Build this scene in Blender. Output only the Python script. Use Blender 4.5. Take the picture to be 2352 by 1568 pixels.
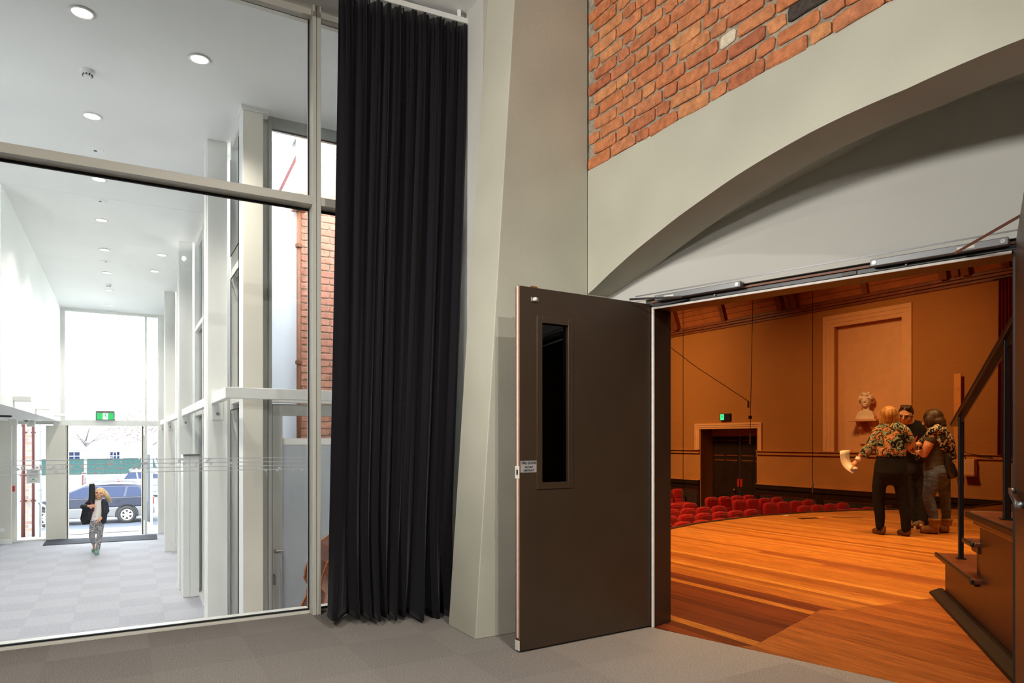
import bpy, bmesh, math, random
from mathutils import Vector, Matrix
random.seed(7)
for o in list(bpy.data.objects): bpy.data.objects.remove(o)
SC = bpy.context.scene
COL = SC.collection

# ---------------------------------------------------------------- camera
F, CX, HY, CZ = 1570.0, 1176.0, 1010.0, 1.2      # focal length in px, principal column, horizon row, eye height
cam_d = bpy.data.cameras.new('camera'); cam = bpy.data.objects.new('camera', cam_d); COL.objects.link(cam)
cam_d.sensor_width = 36.0; cam_d.lens = F/2352*36; cam_d.shift_y = (HY-784)/2352
cam_d.clip_start = 0.05; cam_d.clip_end = 500
cam.location = (0, 0, CZ); cam.rotation_euler = (math.pi/2, 0, 0)
SC.camera = cam

# ---------------------------------------------------------------- world, sun, large lamps, exposure
SC.view_settings.view_transform = 'Standard'; SC.view_settings.look = 'None'
SC.view_settings.gamma = 1.0; SC.view_settings.use_curve_mapping = False
SC.view_settings.exposure = 0.0
SC.cycles.max_bounces = 10; SC.cycles.diffuse_bounces = 6; SC.cycles.glossy_bounces = 3; SC.cycles.transmission_bounces = 3
SC.cycles.transparent_max_bounces = 12; SC.cycles.caustics_reflective = False; SC.cycles.caustics_refractive = False
SC.cycles.adaptive_threshold = 0.03
W = bpy.data.worlds.new('world'); SC.world = W; W.use_nodes = True
bg = W.node_tree.nodes['Background']; bg.inputs[0].default_value = (0.90, 0.95, 1.0, 1); bg.inputs[1].default_value = 14.5
def lamp(name, kind, loc, energy, color=(1, 1, 1), size=0.5, size_y=None, target=None, spot=None, blend=0.6, radius=0.1):
    d = bpy.data.lights.new(name, kind); d.energy = energy; d.color = color
    if kind == 'AREA':
        d.shape = 'RECTANGLE' if size_y else 'SQUARE'; d.size = size
        if size_y: d.size_y = size_y
    if kind in ('SPOT', 'POINT'): d.shadow_soft_size = radius
    if kind == 'SPOT': d.spot_size = math.radians(spot); d.spot_blend = blend
    o = bpy.data.objects.new(name, d); COL.objects.link(o); o.location = loc
    if target is not None:
        o.rotation_euler = (Vector(target)-Vector(loc)).to_track_quat('-Z', 'Y').to_euler()
    return o
sun = lamp('sun', 'SUN', (0, 0, 30), 9.0, (1.0, 0.95, 0.86)); sun.data.angle = math.radians(0.6)
R = math.radians
FL = Matrix.Rotation(R(29.6), 4, 'Z')     # lobby frame: x across the lobby, y down its length to the street
FA = Matrix.Rotation(R(31.47), 4, 'Z')    # auditorium frame: y from the stage into the seats
FO = Matrix.Rotation(R(45.52), 4, 'Z')    # doorway frame: y along the wall that holds the double door
FB = Matrix.Rotation(R(30.5), 4, 'Z')     # arch frame: y along the brick and arch wall
SUNDIR = (FL @ Vector((-0.80, -0.30, -0.52))).normalized()
sun.rotation_euler = SUNDIR.to_track_quat('-Z', 'Y').to_euler()
WARM = (1.0, 0.56, 0.20)
# house and stage lamps hung above the auditorium (out of frame)
for i, (x, y, z, e, s) in enumerate(((6.6, 5.5, 5.6, 152, 1.6), (5.0, 2.6, 4.2, 34, 0.8), (8.8, 3.4, 5.6, 72, 1.6), (9.5, 10.5, 5.8, 150, 1.8), (12.5, 15.0, 5.8, 140, 1.8), (6.0, 15.0, 5.8, 80, 1.6))):
    p = FA @ Vector((x, y, z)); o = lamp('stage_lamp', 'AREA', p, e, WARM, s, None, p-Vector((0, 0, 1))); o.data.spread = R(92)
o = lamp('wall_fill', 'AREA', FA @ Vector((11.5, 8.6, 5.7)), 50, WARM, 1.0, None, FA @ Vector((16.4, 9.2, 1.2))); o.data.spread = R(84)  # added fill light to brighten the wall around the niche
o = lamp('wall_fill', 'AREA', FA @ Vector((11.8, 15.5, 5.7)), 85, WARM, 1.0, None, FA @ Vector((16.4, 16.0, 1.6))); o.data.spread = R(100)  # second added fill, lifts the dark wall past the door
# added foyer spots: low pair stands in for daylight, others lift carpet and glazing
for (x, y, z, e, tx, ty, tz, sp) in ((-2.8, -2.2, 3.0, 330, 2.9, 1.2, 2.5, 60), (-2.9, 2.9, 3.1, 800, 2.7, 2.9, 2.75, 62), (-2.2, 0.6, 4.1, 600, 0.2, 3.0, 0.0, 90), (0.8, -2.4, 4.1, 420, 0.2, 4.0, 1.8, 85), (1.6, 0.6, 4.1, 230, 1.5, 2.6, 0.0, 85)):
    p = FB @ Vector((x, y, z)); lamp('foyer_fill', 'SPOT', p, e, (1.0, 0.955, 0.89), target=FB @ Vector((tx, ty, tz)), spot=sp, blend=1.0, radius=0.28 if z < 4 else 0.025)

# ---------------------------------------------------------------- helpers
def ray(px, py): return Vector(((px-CX)/F, 1.0, (HY-py)/F))
def atz(px, py, z):
    d = ray(px, py); t = (z-CZ)/d.z; return Vector((d.x*t, t, z))
def aty(px, py, Y):
    d = ray(px, py); return Vector((d.x*Y, Y, CZ+d.z*Y))
def on(fr, axis, val, px, py):
    """frame coordinates where the sight line of a pixel meets the frame plane axis = val"""
    d = fr.to_3x3().inverted() @ ray(px, py); t = val/d[axis]
    return Vector((d.x*t, d.y*t, CZ+d.z*t))
def tag(o, label=None, cat=None, group=None, kind=None):
    if label: o['label'] = label
    if cat: o['category'] = cat
    if group: o['group'] = group
    if kind: o['kind'] = kind
    return o
def empty(name, M=None, label=None, cat=None, group=None, kind=None):
    o = bpy.data.objects.new(name, None); COL.objects.link(o); o.empty_display_size = 0.1
    if M is not None: o.matrix_world = M
    return tag(o, label, cat, group, kind)
def T(x, y, z): return Matrix.Translation((x, y, z))
def RZ(deg): return Matrix.Rotation(R(deg), 4, 'Z')

class MB:
    def __init__(s): s.v = []; s.f = []; s.m = None
    def add(s, vs, fs, M=None):
        n = len(s.v)
        s.v += [tuple(M @ Vector(v)) if M is not None else tuple(v) for v in vs]
        s.f += [tuple(i+n for i in f) for f in fs]; return s
    def box(s, x0, x1, y0, y1, z0, z1, M=None):
        return s.add([(x, y, z) for x in (x0, x1) for y in (y0, y1) for z in (z0, z1)],
                     [(0, 1, 3, 2), (4, 6, 7, 5), (0, 4, 5, 1), (2, 3, 7, 6), (0, 2, 6, 4), (1, 5, 7, 3)], M)
    def prism(s, poly, h0, h1, axis='z', M=None):
        """polygon extruded along an axis; poly is (x,y) for z, (y,z) for x, (x,z) for y"""
        n = len(poly)
        def p(a, b, h): return {'z': (a, b, h), 'x': (h, a, b), 'y': (a, h, b)}[axis]
        vs = [p(a, b, h0) for a, b in poly]+[p(a, b, h1) for a, b in poly]
        fs = [tuple(range(n))[::-1], tuple(range(n, 2*n))]+[(i, (i+1) % n, n+(i+1) % n, n+i) for i in range(n)]
        return s.add(vs, fs, M)
    def strip(s, pa, pb):
        """surface between two polylines of equal length"""
        n = len(pa); return s.add(list(pa)+list(pb), [(i, i+1, n+i+1, n+i) for i in range(n-1)])
    def lathe(s, prof, seg=24, M=None):
        vs = []; fs = []
        for r, z in prof:
            vs += [(r*math.cos(2*math.pi*k/seg), r*math.sin(2*math.pi*k/seg), z) for k in range(seg)]
        for i in range(len(prof)-1):
            for k in range(seg):
                a, b = i*seg+k, i*seg+(k+1) % seg; fs.append((a, b, b+seg, a+seg))
        if prof[0][0] > 1e-6: fs.append(tuple(range(seg))[::-1])
        if prof[-1][0] > 1e-6: fs.append(tuple((len(prof)-1)*seg+k for k in range(seg)))
        return s.add(vs, fs, M)
    def tube(s, pts, r, seg=8, cap=True):
        """round bar through points; r a number or one radius (or pair) for each point"""
        P = [Vector(p) for p in pts]; n = len(P); vs = []; fs = []
        for i, p in enumerate(P):
            t = ((P[min(i+1, n-1)]-P[i]).normalized()+(P[i]-P[max(i-1, 0)]).normalized())
            t = t.normalized() if t.length > 1e-6 else Vector((0, 0, 1))
            ref = Vector((0, 1, 0)) if abs(t.y) < 0.92 else Vector((1, 0, 0))
            a = t.cross(ref).normalized(); b = a.cross(t).normalized()
            ri = r[i] if isinstance(r, list) else r
            ra, rb = ri if isinstance(ri, (list, tuple)) else (ri, ri)
            vs += [tuple(p+a*ra*math.cos(2*math.pi*k/seg)+b*rb*math.sin(2*math.pi*k/seg)) for k in range(seg)]
        for i in range(n-1):
            for k in range(seg):
                q, w = i*seg+k, i*seg+(k+1) % seg; fs.append((q, w, w+seg, q+seg))
        if cap: fs += [tuple(range(seg))[::-1], tuple((n-1)*seg+k for k in range(seg))]
        return s.add(vs, fs)
    def ell(s, c, r, M=None, seg=16, rings=10):
        c = Vector(c); prof = []
        vs = []; fs = []
        for i in range(1, rings):
            th = math.pi*i/rings
            for k in range(seg):
                ph = 2*math.pi*k/seg; vs.append(Vector((r[0]*math.sin(th)*math.cos(ph), r[1]*math.sin(th)*math.sin(ph), -r[2]*math.cos(th))))
        vs += [Vector((0, 0, -r[2])), Vector((0, 0, r[2]))]; b = len(vs)-2
        if M is not None: vs = [M.to_3x3() @ v for v in vs]
        vs = [tuple(v+c) for v in vs]
        for i in range(rings-2):
            for k in range(seg):
                q, w = i*seg+k, i*seg+(k+1) % seg; fs.append((q, w, w+seg, q+seg))
        for k in range(seg):
            fs.append((b, (k+1) % seg, k)); fs.append((b+1, (rings-2)*seg+k, (rings-2)*seg+(k+1) % seg))
        return s.add(vs, fs)
    def mesh(s, name, mat, smooth=False):
        me = bpy.data.meshes.new(name); me.from_pydata(s.v, [], s.f)
        bm = bmesh.new(); bm.from_mesh(me); bmesh.ops.recalc_face_normals(bm, faces=bm.faces); bm.to_mesh(me); bm.free()
        if mat: me.materials.append(mat)
        if smooth:
            for p in me.polygons: p.use_smooth = True
        return me
    def build(s, name, mat, parent=None, M=None, smooth=False, bevel=None, seg=2):
        return link(name, s.mesh(name, mat, smooth), parent, M, bevel, seg)
def link(name, me, parent=None, M=None, bevel=None, seg=2):
    o = bpy.data.objects.new(name, me); COL.objects.link(o)
    if parent is not None:
        o.parent = parent
        if M is not None: o.matrix_local = M
    elif M is not None: o.matrix_world = M
    if bevel:
        b = o.modifiers.new('bevel', 'BEVEL'); b.width = bevel; b.segments = seg; b.limit_method = 'ANGLE'; b.angle_limit = R(40)
    return o
def autosmooth(o, deg=40):
    me = o.data
    for p in me.polygons: p.use_smooth = True
    me.update()
    try:
        me.set_sharp_from_angle(angle=R(deg))
    except Exception: pass
    return o
def Box(name, mat, x0, x1, y0, y1, z0, z1, parent=None, M=None, bevel=None):
    return MB().box(x0, x1, y0, y1, z0, z1).build(name, mat, parent, M, bevel=bevel)
def copy_tree(o, parent=None):
    c = o.copy(); COL.objects.link(c); c.parent = parent
    for ch in list(o.children): 
        if ch is not c: copy_tree(ch, c)
    return c
def struct(o, label, cat): return tag(o, label, cat, None, 'structure')

# ---------------------------------------------------------------- materials
def lin(c):
    return tuple(((v/255)/12.92 if v/255 <= 0.04045 else (((v/255)+0.055)/1.055)**2.4) for v in c)+(1,)
def new_mat(name):
    m = bpy.data.materials.new(name); m.use_nodes = True
    nt = m.node_tree; return m, nt, nt.nodes['Principled BSDF']
def mat(name, col, rough=0.6, metal=0.0, var=0.06, vscale=6.0, bump=0.0, bscale=120.0, spec=0.5, sheen=0.0, stretch=None, coord='pos'):
    m, nt, b = new_mat(name); N = nt.nodes; L = nt.links
    b.inputs['Roughness'].default_value = rough; b.inputs['Metallic'].default_value = metal
    b.inputs['Specular IOR Level'].default_value = spec
    if sheen: b.inputs['Sheen Weight'].default_value = sheen; b.inputs['Sheen Roughness'].default_value = 0.4
    if coord == 'pos':
        g = N.new('ShaderNodeNewGeometry'); src = g.outputs['Position']
    else:
        g = N.new('ShaderNodeTexCoord'); src = g.outputs['Object']
    if stretch:
        mp = N.new('ShaderNodeMapping'); mp.inputs['Scale'].default_value = stretch; L.new(src, mp.inputs[0]); src = mp.outputs[0]
    n = N.new('ShaderNodeTexNoise'); n.inputs['Scale'].default_value = vscale; n.inputs['Detail'].default_value = 2.5 if var > 0.05 else 0.5
    L.new(src, n.inputs['Vector'])
    c = lin(col); cr = N.new('ShaderNodeValToRGB')
    cr.color_ramp.elements[0].position = 0.3; cr.color_ramp.elements[1].position = 0.7
    cr.color_ramp.elements[0].color = tuple(max(0, x*(1-var)) for x in c[:3])+(1,)
    cr.color_ramp.elements[1].color = tuple(min(1, x*(1+var)) for x in c[:3])+(1,)
    L.new(n.outputs[0], cr.inputs[0]); L.new(cr.outputs[0], b.inputs['Base Color'])
    if bump:
        n2 = N.new('ShaderNodeTexNoise'); n2.inputs['Scale'].default_value = bscale; n2.inputs['Detail'].default_value = 1
        L.new(src, n2.inputs['Vector'])
        bp = N.new('ShaderNodeBump'); bp.inputs['Strength'].default_value = bump; bp.inputs['Distance'].default_value = 0.01
        L.new(n2.outputs[0], bp.inputs['Height']); L.new(bp.outputs[0], b.inputs['Normal'])
    return m
def emit(name, col, strength):
    m, nt, b = new_mat(name); b.inputs['Base Color'].default_value = lin(col)
    b.inputs['Emission Color'].default_value = lin(col); b.inputs['Emission Strength'].default_value = strength; return m
def glass(name, tint=(1, 1, 1), refl=1.0, rough=0.0, body=0.0, bodycol=(200, 215, 225)):
    """thin pane: clear transmission, fresnel mirror, optional film"""
    m, nt, b = new_mat(name); N = nt.nodes; L = nt.links
    out = N['Material Output']; N.remove(b)
    t = N.new('ShaderNodeBsdfTransparent'); t.inputs[0].default_value = tint+(1,)
    g = N.new('ShaderNodeBsdfGlossy'); g.inputs['Roughness'].default_value = rough
    fr = N.new('ShaderNodeFresnel'); fr.inputs[0].default_value = 1.45
    mu = N.new('ShaderNodeMath'); mu.operation = 'MULTIPLY'; mu.inputs[1].default_value = refl; L.new(fr.outputs[0], mu.inputs[0])
    mx = N.new('ShaderNodeMixShader'); L.new(mu.outputs[0], mx.inputs[0])
    first = t.outputs[0]
    if body:
        d = N.new('ShaderNodeBsdfDiffuse'); d.inputs[0].default_value = lin(bodycol)
        tl = N.new('ShaderNodeBsdfTranslucent'); tl.inputs[0].default_value = lin(bodycol)
        m1 = N.new('ShaderNodeMixShader'); L.new(d.outputs[0], m1.inputs[1]); L.new(tl.outputs[0], m1.inputs[2]); m1.inputs[0].default_value = 0.6
        m2 = N.new('ShaderNodeMixShader'); m2.inputs[0].default_value = body; L.new(t.outputs[0], m2.inputs[1]); L.new(m1.outputs[0], m2.inputs[2])
        first = m2.outputs[0]
    L.new(first, mx.inputs[1]); L.new(g.outputs[0], mx.inputs[2]); L.new(mx.outputs[0], out.inputs[0])
    return m
def ramp_mat(name, cols, rough=0.7, nscale=8.0, namp=0.35, bump=0.3, bscale=60, stretch=None, coord='pos', spec=0.3, stain=None):
    """each object takes its own tone from the ramp (object random), then grain"""
    m, nt, b = new_mat(name); N = nt.nodes; L = nt.links
    b.inputs['Roughness'].default_value = rough; b.inputs['Specular IOR Level'].default_value = spec
    oi = N.new('ShaderNodeObjectInfo'); cr = N.new('ShaderNodeValToRGB'); e = cr.color_ramp.elements
    while len(e) < len(cols): e.new(0.5)
    for i, c in enumerate(cols): e[i].position = i/(len(cols)-1); e[i].color = lin(c)
    L.new(oi.outputs['Random'], cr.inputs[0])
    if coord == 'pos': src = N.new('ShaderNodeNewGeometry').outputs['Position']
    else: src = N.new('ShaderNodeTexCoord').outputs['Object']
    if stretch:
        mp = N.new('ShaderNodeMapping'); mp.inputs['Scale'].default_value = stretch; L.new(src, mp.inputs[0]); src = mp.outputs[0]
    n = N.new('ShaderNodeTexNoise'); n.inputs['Scale'].default_value = nscale; n.inputs['Detail'].default_value = 3.5; n.inputs['Roughness'].default_value = 0.65
    L.new(src, n.inputs['Vector'])
    mr = N.new('ShaderNodeMapRange'); mr.inputs[1].default_value = 0.3; mr.inputs[2].default_value = 0.7; mr.inputs[3].default_value = 1-namp; mr.inputs[4].default_value = 1+namp*0.6
    L.new(n.outputs[0], mr.inputs[0])
    mu = N.new('ShaderNodeVectorMath'); mu.operation = 'SCALE'; L.new(cr.outputs[0], mu.inputs[0]); L.new(mr.outputs[0], mu.inputs['Scale'])
    colour = mu.outputs[0]
    if stain:
        n3 = N.new('ShaderNodeTexNoise'); n3.inputs['Scale'].default_value = stain[1]; n3.inputs['Detail'].default_value = 4; n3.inputs['Roughness'].default_value = 0.7
        L.new(src, n3.inputs['Vector'])
        m3 = N.new('ShaderNodeMapRange'); m3.inputs[1].default_value = stain[2]; m3.inputs[2].default_value = stain[2]+0.12; L.new(n3.outputs[0], m3.inputs[0])
        mx = N.new('ShaderNodeMix'); mx.data_type = 'RGBA'; mx.inputs[7].default_value = lin(stain[0])
        L.new(m3.outputs[0], mx.inputs[0]); L.new(colour, mx.inputs[6]); colour = mx.outputs[2]
    L.new(colour, b.inputs['Base Color'])
    if bump:
        n2 = N.new('ShaderNodeTexNoise'); n2.inputs['Scale'].default_value = bscale; n2.inputs['Detail'].default_value = 2; L.new(src, n2.inputs['Vector'])
        bp = N.new('ShaderNodeBump'); bp.inputs['Strength'].default_value = bump; bp.inputs['Distance'].default_value = 0.01
        L.new(n2.outputs[0], bp.inputs['Height']); L.new(bp.outputs[0], b.inputs['Normal'])
    return m
K = {}
K['plaster'] = mat('grey_plaster', (184, 182, 166), 0.8, var=0.05, vscale=3, bump=0.14, bscale=170)
K['infill'] = mat('pale_grey_paint', (196, 195, 188), 0.7, var=0.02, vscale=2, bump=0.05, bscale=200)
K['white'] = mat('white_paint', (236, 236, 234), 0.6, var=0.015, vscale=2)
K['ceil'] = mat('ceiling_white', (243, 243, 241), 0.7, var=0.012, vscale=2)
K['alu'] = mat('pale_powdercoat', (222, 220, 208), 0.38, var=0.02, vscale=3)
K['aluw'] = mat('white_powdercoat', (226, 226, 222), 0.4, var=0.02, vscale=3)
K['gasket'] = mat('black_gasket', (14, 14, 16), 0.6)
K['carpet'] = [mat('carpet_grey_%d' % i, c, 0.95, var=0.55, vscale=210, bump=0.5, bscale=320, spec=0.1) for i, c in enumerate(((154, 147, 140), (149, 142, 136), (158, 151, 144)))]
K['lcarpet'] = [mat('lobby_carpet_%d' % i, c, 0.95, var=0.26, vscale=120, bump=0.6, bscale=200, spec=0.1) for i, c in enumerate(((176, 177, 185), (170, 171, 179)))]
K['mat'] = mat('door_mat', (62, 64, 72), 0.95, var=0.3, vscale=150, spec=0.1)
K['mortar'] = mat('mortar', (160, 150, 132), 0.95, var=0.3, vscale=25, bump=0.9, bscale=80, spec=0.1)
K['brick'] = ramp_mat('orange_brick', ((172, 100, 70), (206, 132, 86), (190, 114, 76), (214, 148, 98), (180, 106, 74), (204, 134, 92), (198, 120, 74)), 0.85, 22, 0.36, 0.7, 70, stain=((92, 74, 62), 11, 0.66))
K['brickw'] = mat('whitewashed_brick', (214, 200, 176), 0.9, var=0.12, vscale=40, bump=0.5)
K['brickd'] = mat('burnt_brick', (66, 58, 52), 0.9, var=0.35, vscale=40, bump=0.7)
K['rbrick'] = ramp_mat('red_brick', ((190, 126, 106), (206, 142, 120), (196, 132, 112)), 0.85, 20, 0.25, 0.3, 60)
K['curtain'] = mat('black_wool_serge', (27, 26, 30), 0.95, var=0.12, vscale=60, bump=0.25, bscale=400, spec=0.12, sheen=0.10)
K['brown'] = mat('dark_brown_paint', (62, 47, 34), 0.40, var=0.06, vscale=5, bump=0.05, bscale=300)
K['brownd'] = mat('dark_brown_jamb', (52, 38, 28), 0.45, var=0.08, vscale=5)
K['steel'] = mat('satin_steel', (150, 150, 150), 0.35, metal=0.9, var=0.05)
K['brass'] = mat('brass', (190, 140, 70), 0.35, metal=0.9, var=0.05)
K['seal'] = mat('white_seal', (222, 218, 208), 0.5, var=0.05, vscale=30)
K['copper'] = mat('copper_edge', (134, 82, 54), 0.55, metal=0.0, var=0.1, vscale=20)
K['closer'] = mat('closer_grey', (112, 113, 114), 0.4, metal=0.5, var=0.03)
K['black'] = mat('black_metal', (17, 16, 16), 0.4, var=0.1)
K['sign'] = mat('sign_plate', (188, 184, 182), 0.4, metal=0.3, var=0.03)
K['ink'] = mat('black_print', (22, 20, 20), 0.6)
K['glass'] = glass('clear_glass', (0.97, 0.985, 0.98), 1.0)
K['glassdk'] = glass('dark_vision_glass', (0.05, 0.05, 0.055), 1.0)
K['film'] = glass('filmed_glass', (0.92, 0.96, 0.98), 1.0, 0.0, 0.85, (240, 246, 250))
K['decal'] = glass('white_film_print', (1, 1, 1), 0.3, 0.3, 0.88, (244, 248, 252))

# ================================================================ the foyer the camera stands in
def onM(M, axis, val, px, py):
    Mi = M.inverted(); o = Mi @ Vector((0, 0, CZ)); d = Mi.to_3x3() @ ray(px, py); t = (val-o[axis])/d[axis]
    return o+d*t
def clip(poly, n, d):
    out = []
    for i in range(len(poly)):
        a, b = poly[i], poly[(i+1) % len(poly)]
        da, db = a[0]*n[0]+a[1]*n[1]-d, b[0]*n[0]+b[1]*n[1]-d
        if da <= 0: out.append(a)
        if (da < 0 < db) or (db < 0 < da):
            t = da/(da-db); out.append((a[0]+(b[0]-a[0])*t, a[1]+(b[1]-a[1])*t))
    return out
def text_mesh(s, size, mat_, spacing=1.0, bold=0.0):
    c = bpy.data.curves.new('lettering', 'FONT'); c.body = s; c.size = size; c.align_x = 'CENTER'; c.align_y = 'CENTER'
    c.extrude = 0.0004; c.offset = bold; c.space_character = spacing
    o = bpy.data.objects.new('tmp', c); COL.objects.link(o)
    me = bpy.data.meshes.new_from_object(o.evaluated_get(bpy.context.evaluated_depsgraph_get()))
    bpy.data.objects.remove(o); me.materials.clear(); me.materials.append(mat_); return me

ZC = 4.18                                   # ceiling
GB = 4.85                                   # plane of the glazing, lobby frame
ZL = -1.04                                  # lobby floor
def TN(fr_deg, d=3.753):                     # threshold half-plane in another frame
    a = R(45.52-fr_deg); return (math.cos(a), math.sin(a)), d
# floor slab and carpet tiles
n_, d_ = TN(29.6)
flo = MB().prism(clip(clip([(-3.4, -3.6), (5.5, -3.6), (5.5, GB+0.06), (-3.4, GB+0.06)], n_, d_), (0, 1), GB+0.06), -0.30, -0.012).build('floor', K['carpet'][1], None, FL)
struct(flo, 'grey carpet tile floor of the foyer beside the stage', 'floor')
tk = 0
for i in range(-6, 8):
    for j in range(2, 10):
        a0, b0 = i*0.5+0.13, j*0.5-0.03
        p = clip(clip([(a0+.0002, b0+.0002), (a0+.4998, b0+.0002), (a0+.4998, b0+.4998), (a0+.0002, b0+.4998)], n_, d_-0.003), (0, 1), GB-0.03)
        if len(p) < 3: continue
        k = (i+j) % 2 if random.random() < 0.72 else 2
        MB().prism(p, -0.012, 0.0).build('carpet_tile', K['carpet'][k], flo); tk += 1
# ceiling, walls that close the foyer
struct(Box('ceiling', K['ceil'], -4.4, 3.3, -3.8, 6.60, ZC, ZC+0.2, None, FL), 'white plasterboard ceiling over foyer and inner lobby end', 'ceiling')
struct(Box('wall_back', K['plaster'], -3.6, 2.735, -3.8, -3.6, -0.3, ZC, None, FB), 'grey plaster wall behind the viewer', 'wall')
struct(Box('wall_left', K['infill'], -3.4, -3.25, -3.8, GB-0.12, -0.3, ZC, None, FL), 'pale wall at the open side of the foyer', 'wall')

# ---- brick and arch wall, plane x = AX of the arch frame
AX, AB, ZB = 2.735, 3.653, 2.983
front_px = [(1351.7, 677.5), (1386.5, 640.5), (1456, 577.5), (1560.3, 495), (1686.3, 405.9), (1764.5, 358), (1868.8, 299.4), (1960, 256), (2060, 212.5), (2121, 188.6), (2255.5, 138.7), (2352, 103.9)]
fr_pts = [(on(FB, 0, AX, px, py).y, on(FB, 0, AX, px, py).z) for px, py in front_px]
def interp(pts, y):
    pts = sorted(pts)
    if y <= pts[0][0]: return pts[0][1]
    for (y0, z0), (y1, z1) in zip(pts, pts[1:]):
        if y <= y1: return z0+(z1-z0)*(y-y0)/(y1-y0)
    return pts[-1][1]
BM = 1.55                                   # crown of the arch; the unseen half mirrors the seen one
def smooth_z(pts, y):
    return sum(interp(pts, (y if y >= BM else 2*BM-y)+k*0.05)*w for k, w in ((-2, 1), (-1, 2), (0, 3), (1, 2), (2, 1)))/9
def zf(y): return smooth_z(fr_pts, y)
bk_pts = [(3.66, 2.05), (3.575, 2.142), (3.09, 2.43), (2.42, 2.62), (1.93, 2.75), (1.46, 2.815)]
def zb(y): return max(smooth_z(bk_pts, y), zf(y)+0.002)
ys = [AB-0.001+(2*BM-2*AB)*i/60 for i in range(61)]
arch = MB()
arch.strip([(AX, y, zf(y)) for y in ys], [(AX, y, ZB) for y in ys])
arch.strip([(AX, y, zf(y)) for y in ys], [(AX+0.265, y, zf(y)) for y in ys])
arch.strip([(AX+0.265, y, zf(y)) for y in ys], [(AX+0.265, y, zb(y)) for y in ys])
amax = lambda y: (3.86-0.2591*y)/0.9658      # where the panel wall stops the soffit
arch.strip([(AX+0.265, y, zb(y)) for y in ys], [(amax(y), y, zb(y)) for y in ys])
ye = ys[-1]
arch.add([(AX, ye, 0), (AX, -3.7, 0), (AX, -3.7, ZB), (AX, ye, ZB)], [(0, 1, 2, 3)])
arch.add([(AX, ye, 0), (amax(ye), ye, 0), (amax(ye), ye, ZB), (AX, ye, ZB)], [(0, 1, 2, 3)])
arch.add([(AX, AB, 0), (AX+0.6, AB, 0), (AX+0.6, AB, ZB), (AX, AB, ZB)], [(0, 1, 2, 3)])
struct(autosmooth(arch.build('wall_arch', K['plaster'], None, FB), 30), 'grey plastered arch beam spanning above the double door', 'wall')
# brickwork over the beam
bw = Box('wall_brick', K['mortar'], AX+0.006, AX+0.25, -3.7, AB, ZB, ZC, None, FB)
struct(bw, 'old orange brick wall above the grey arch beam', 'wall')
def brick_mesh(l, h, t, rough, name, m):
    """hand-made brick: chamfered, corners and arrises pushed in and out"""
    mb = MB(); c = 0.006; ring = []
    base = [(-l/2, -h/2+.012), (-l/2, h/2-.012), (-l/2+.014, h/2), (0, h/2), (l/2-.014, h/2), (l/2, h/2-.012), (l/2, -h/2+.012), (l/2-.014, -h/2), (0, -h/2), (-l/2+.014, -h/2)]
    j = [(random.uniform(-rough, rough), random.uniform(-rough, rough)) for _ in base]
    n = len(base); vs = []
    vs += [(0.03, y+a, z+b) for (y, z), (a, b) in zip(base, j)]
    vs += [(-t*0.55+random.uniform(-.0015, .0015), y+a, z+b) for (y, z), (a, b) in zip(base, j)]
    vs += [(-t+random.uniform(-.002, .001), (y+a)*(1-2*c/l), (z+b)*(1-2.2*c/h)) for (y, z), (a, b) in zip(base, j)]
    fs = [(i, (i+1) % n, n+(i+1) % n, n+i) for i in range(n)]+[(n+i, n+(i+1) % n, 2*n+(i+1) % n, 2*n+i) for i in range(n)]+[tuple(range(2*n, 3*n))]
    return mb.add(vs, fs).mesh(name, m)
stretch = [brick_mesh(0.223, 0.068, 0.007, 0.0058, 'stretcher', K['brick']) for _ in range(8)]
headers = [brick_mesh(0.104, 0.068, 0.007, 0.0058, 'header', K['brick']) for _ in range(6)]
special = {}
rowh = 0.0805; nb = 0
for r in range(15):
    z = ZB+0.033+r*rowh
    if z > ZC-0.03: break
    y = AB-0.008-(0.06 if r % 2 else 0.0)
    if r % 2: pass
    k = 0
    while y > 0.35:
        hd = (k+r) % 2 == 0 if r % 3 else (k % 3 == 2)
        w = 0.118 if hd else 0.237
        if y+0.0 > AB: y = AB
        c = y-w/2
        me = random.choice(headers if hd else stretch)
        px = None
        o = link('brick', me, bw, T(AX+random.uniform(-.0025, .0025), c, z+random.uniform(-.0015, .0015)) @ Matrix.Rotation(random.uniform(-.014, .014), 4, 'X'))
        P = FB @ Vector((AX, c, z)); u_, v_ = CX+F*P.x/P.y, HY-F*(P.z-CZ)/P.y
        for tx, ty, mm in ((1655, 100, 'brickw'), (1833, 25, 'brickd')):
            q = on(FB, 0, AX, tx, ty)
            if abs(q.y-c) < w/2 and abs(q.z-z) < rowh/2 and mm not in special:
                special[mm] = 1; o.data = me.copy(); o.data.materials[0] = K[mm]
        y -= w; k += 1; nb += 1

# ---- buttress (pilaster that widens towards the floor) and the strip of wall behind it
bt = MB(); zt = ZC
for (b0) in (AB, AB+0.375): pass
al0, al1 = 1.895, 1.895+0.2723*zt/3.93
bt.add([(al0, AB, 0), (AX, AB, 0), (AX, AB, zt), (al1, AB, zt), (al0, AB+.375, 0), (AX, AB+.375, 0), (AX, AB+.375, zt), (al1, AB+.375, zt)],
       [(0, 1, 2, 3), (4, 7, 6, 5), (0, 3, 7, 4), (1, 5, 6, 2), (0, 4, 5, 1), (3, 2, 6, 7)])
struct(bt.build('wall_buttress', K['plaster'], None, FB, bevel=0.005, seg=2), 'leaning grey rendered buttress between curtain and open door', 'wall')
struct(Box('wall_side', K['infill'], 2.15, 2.45, AB+0.375, GB+0.3, -0.3, ZC, None, FB), 'pale narrow wall behind the curtain edge', 'wall')

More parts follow.
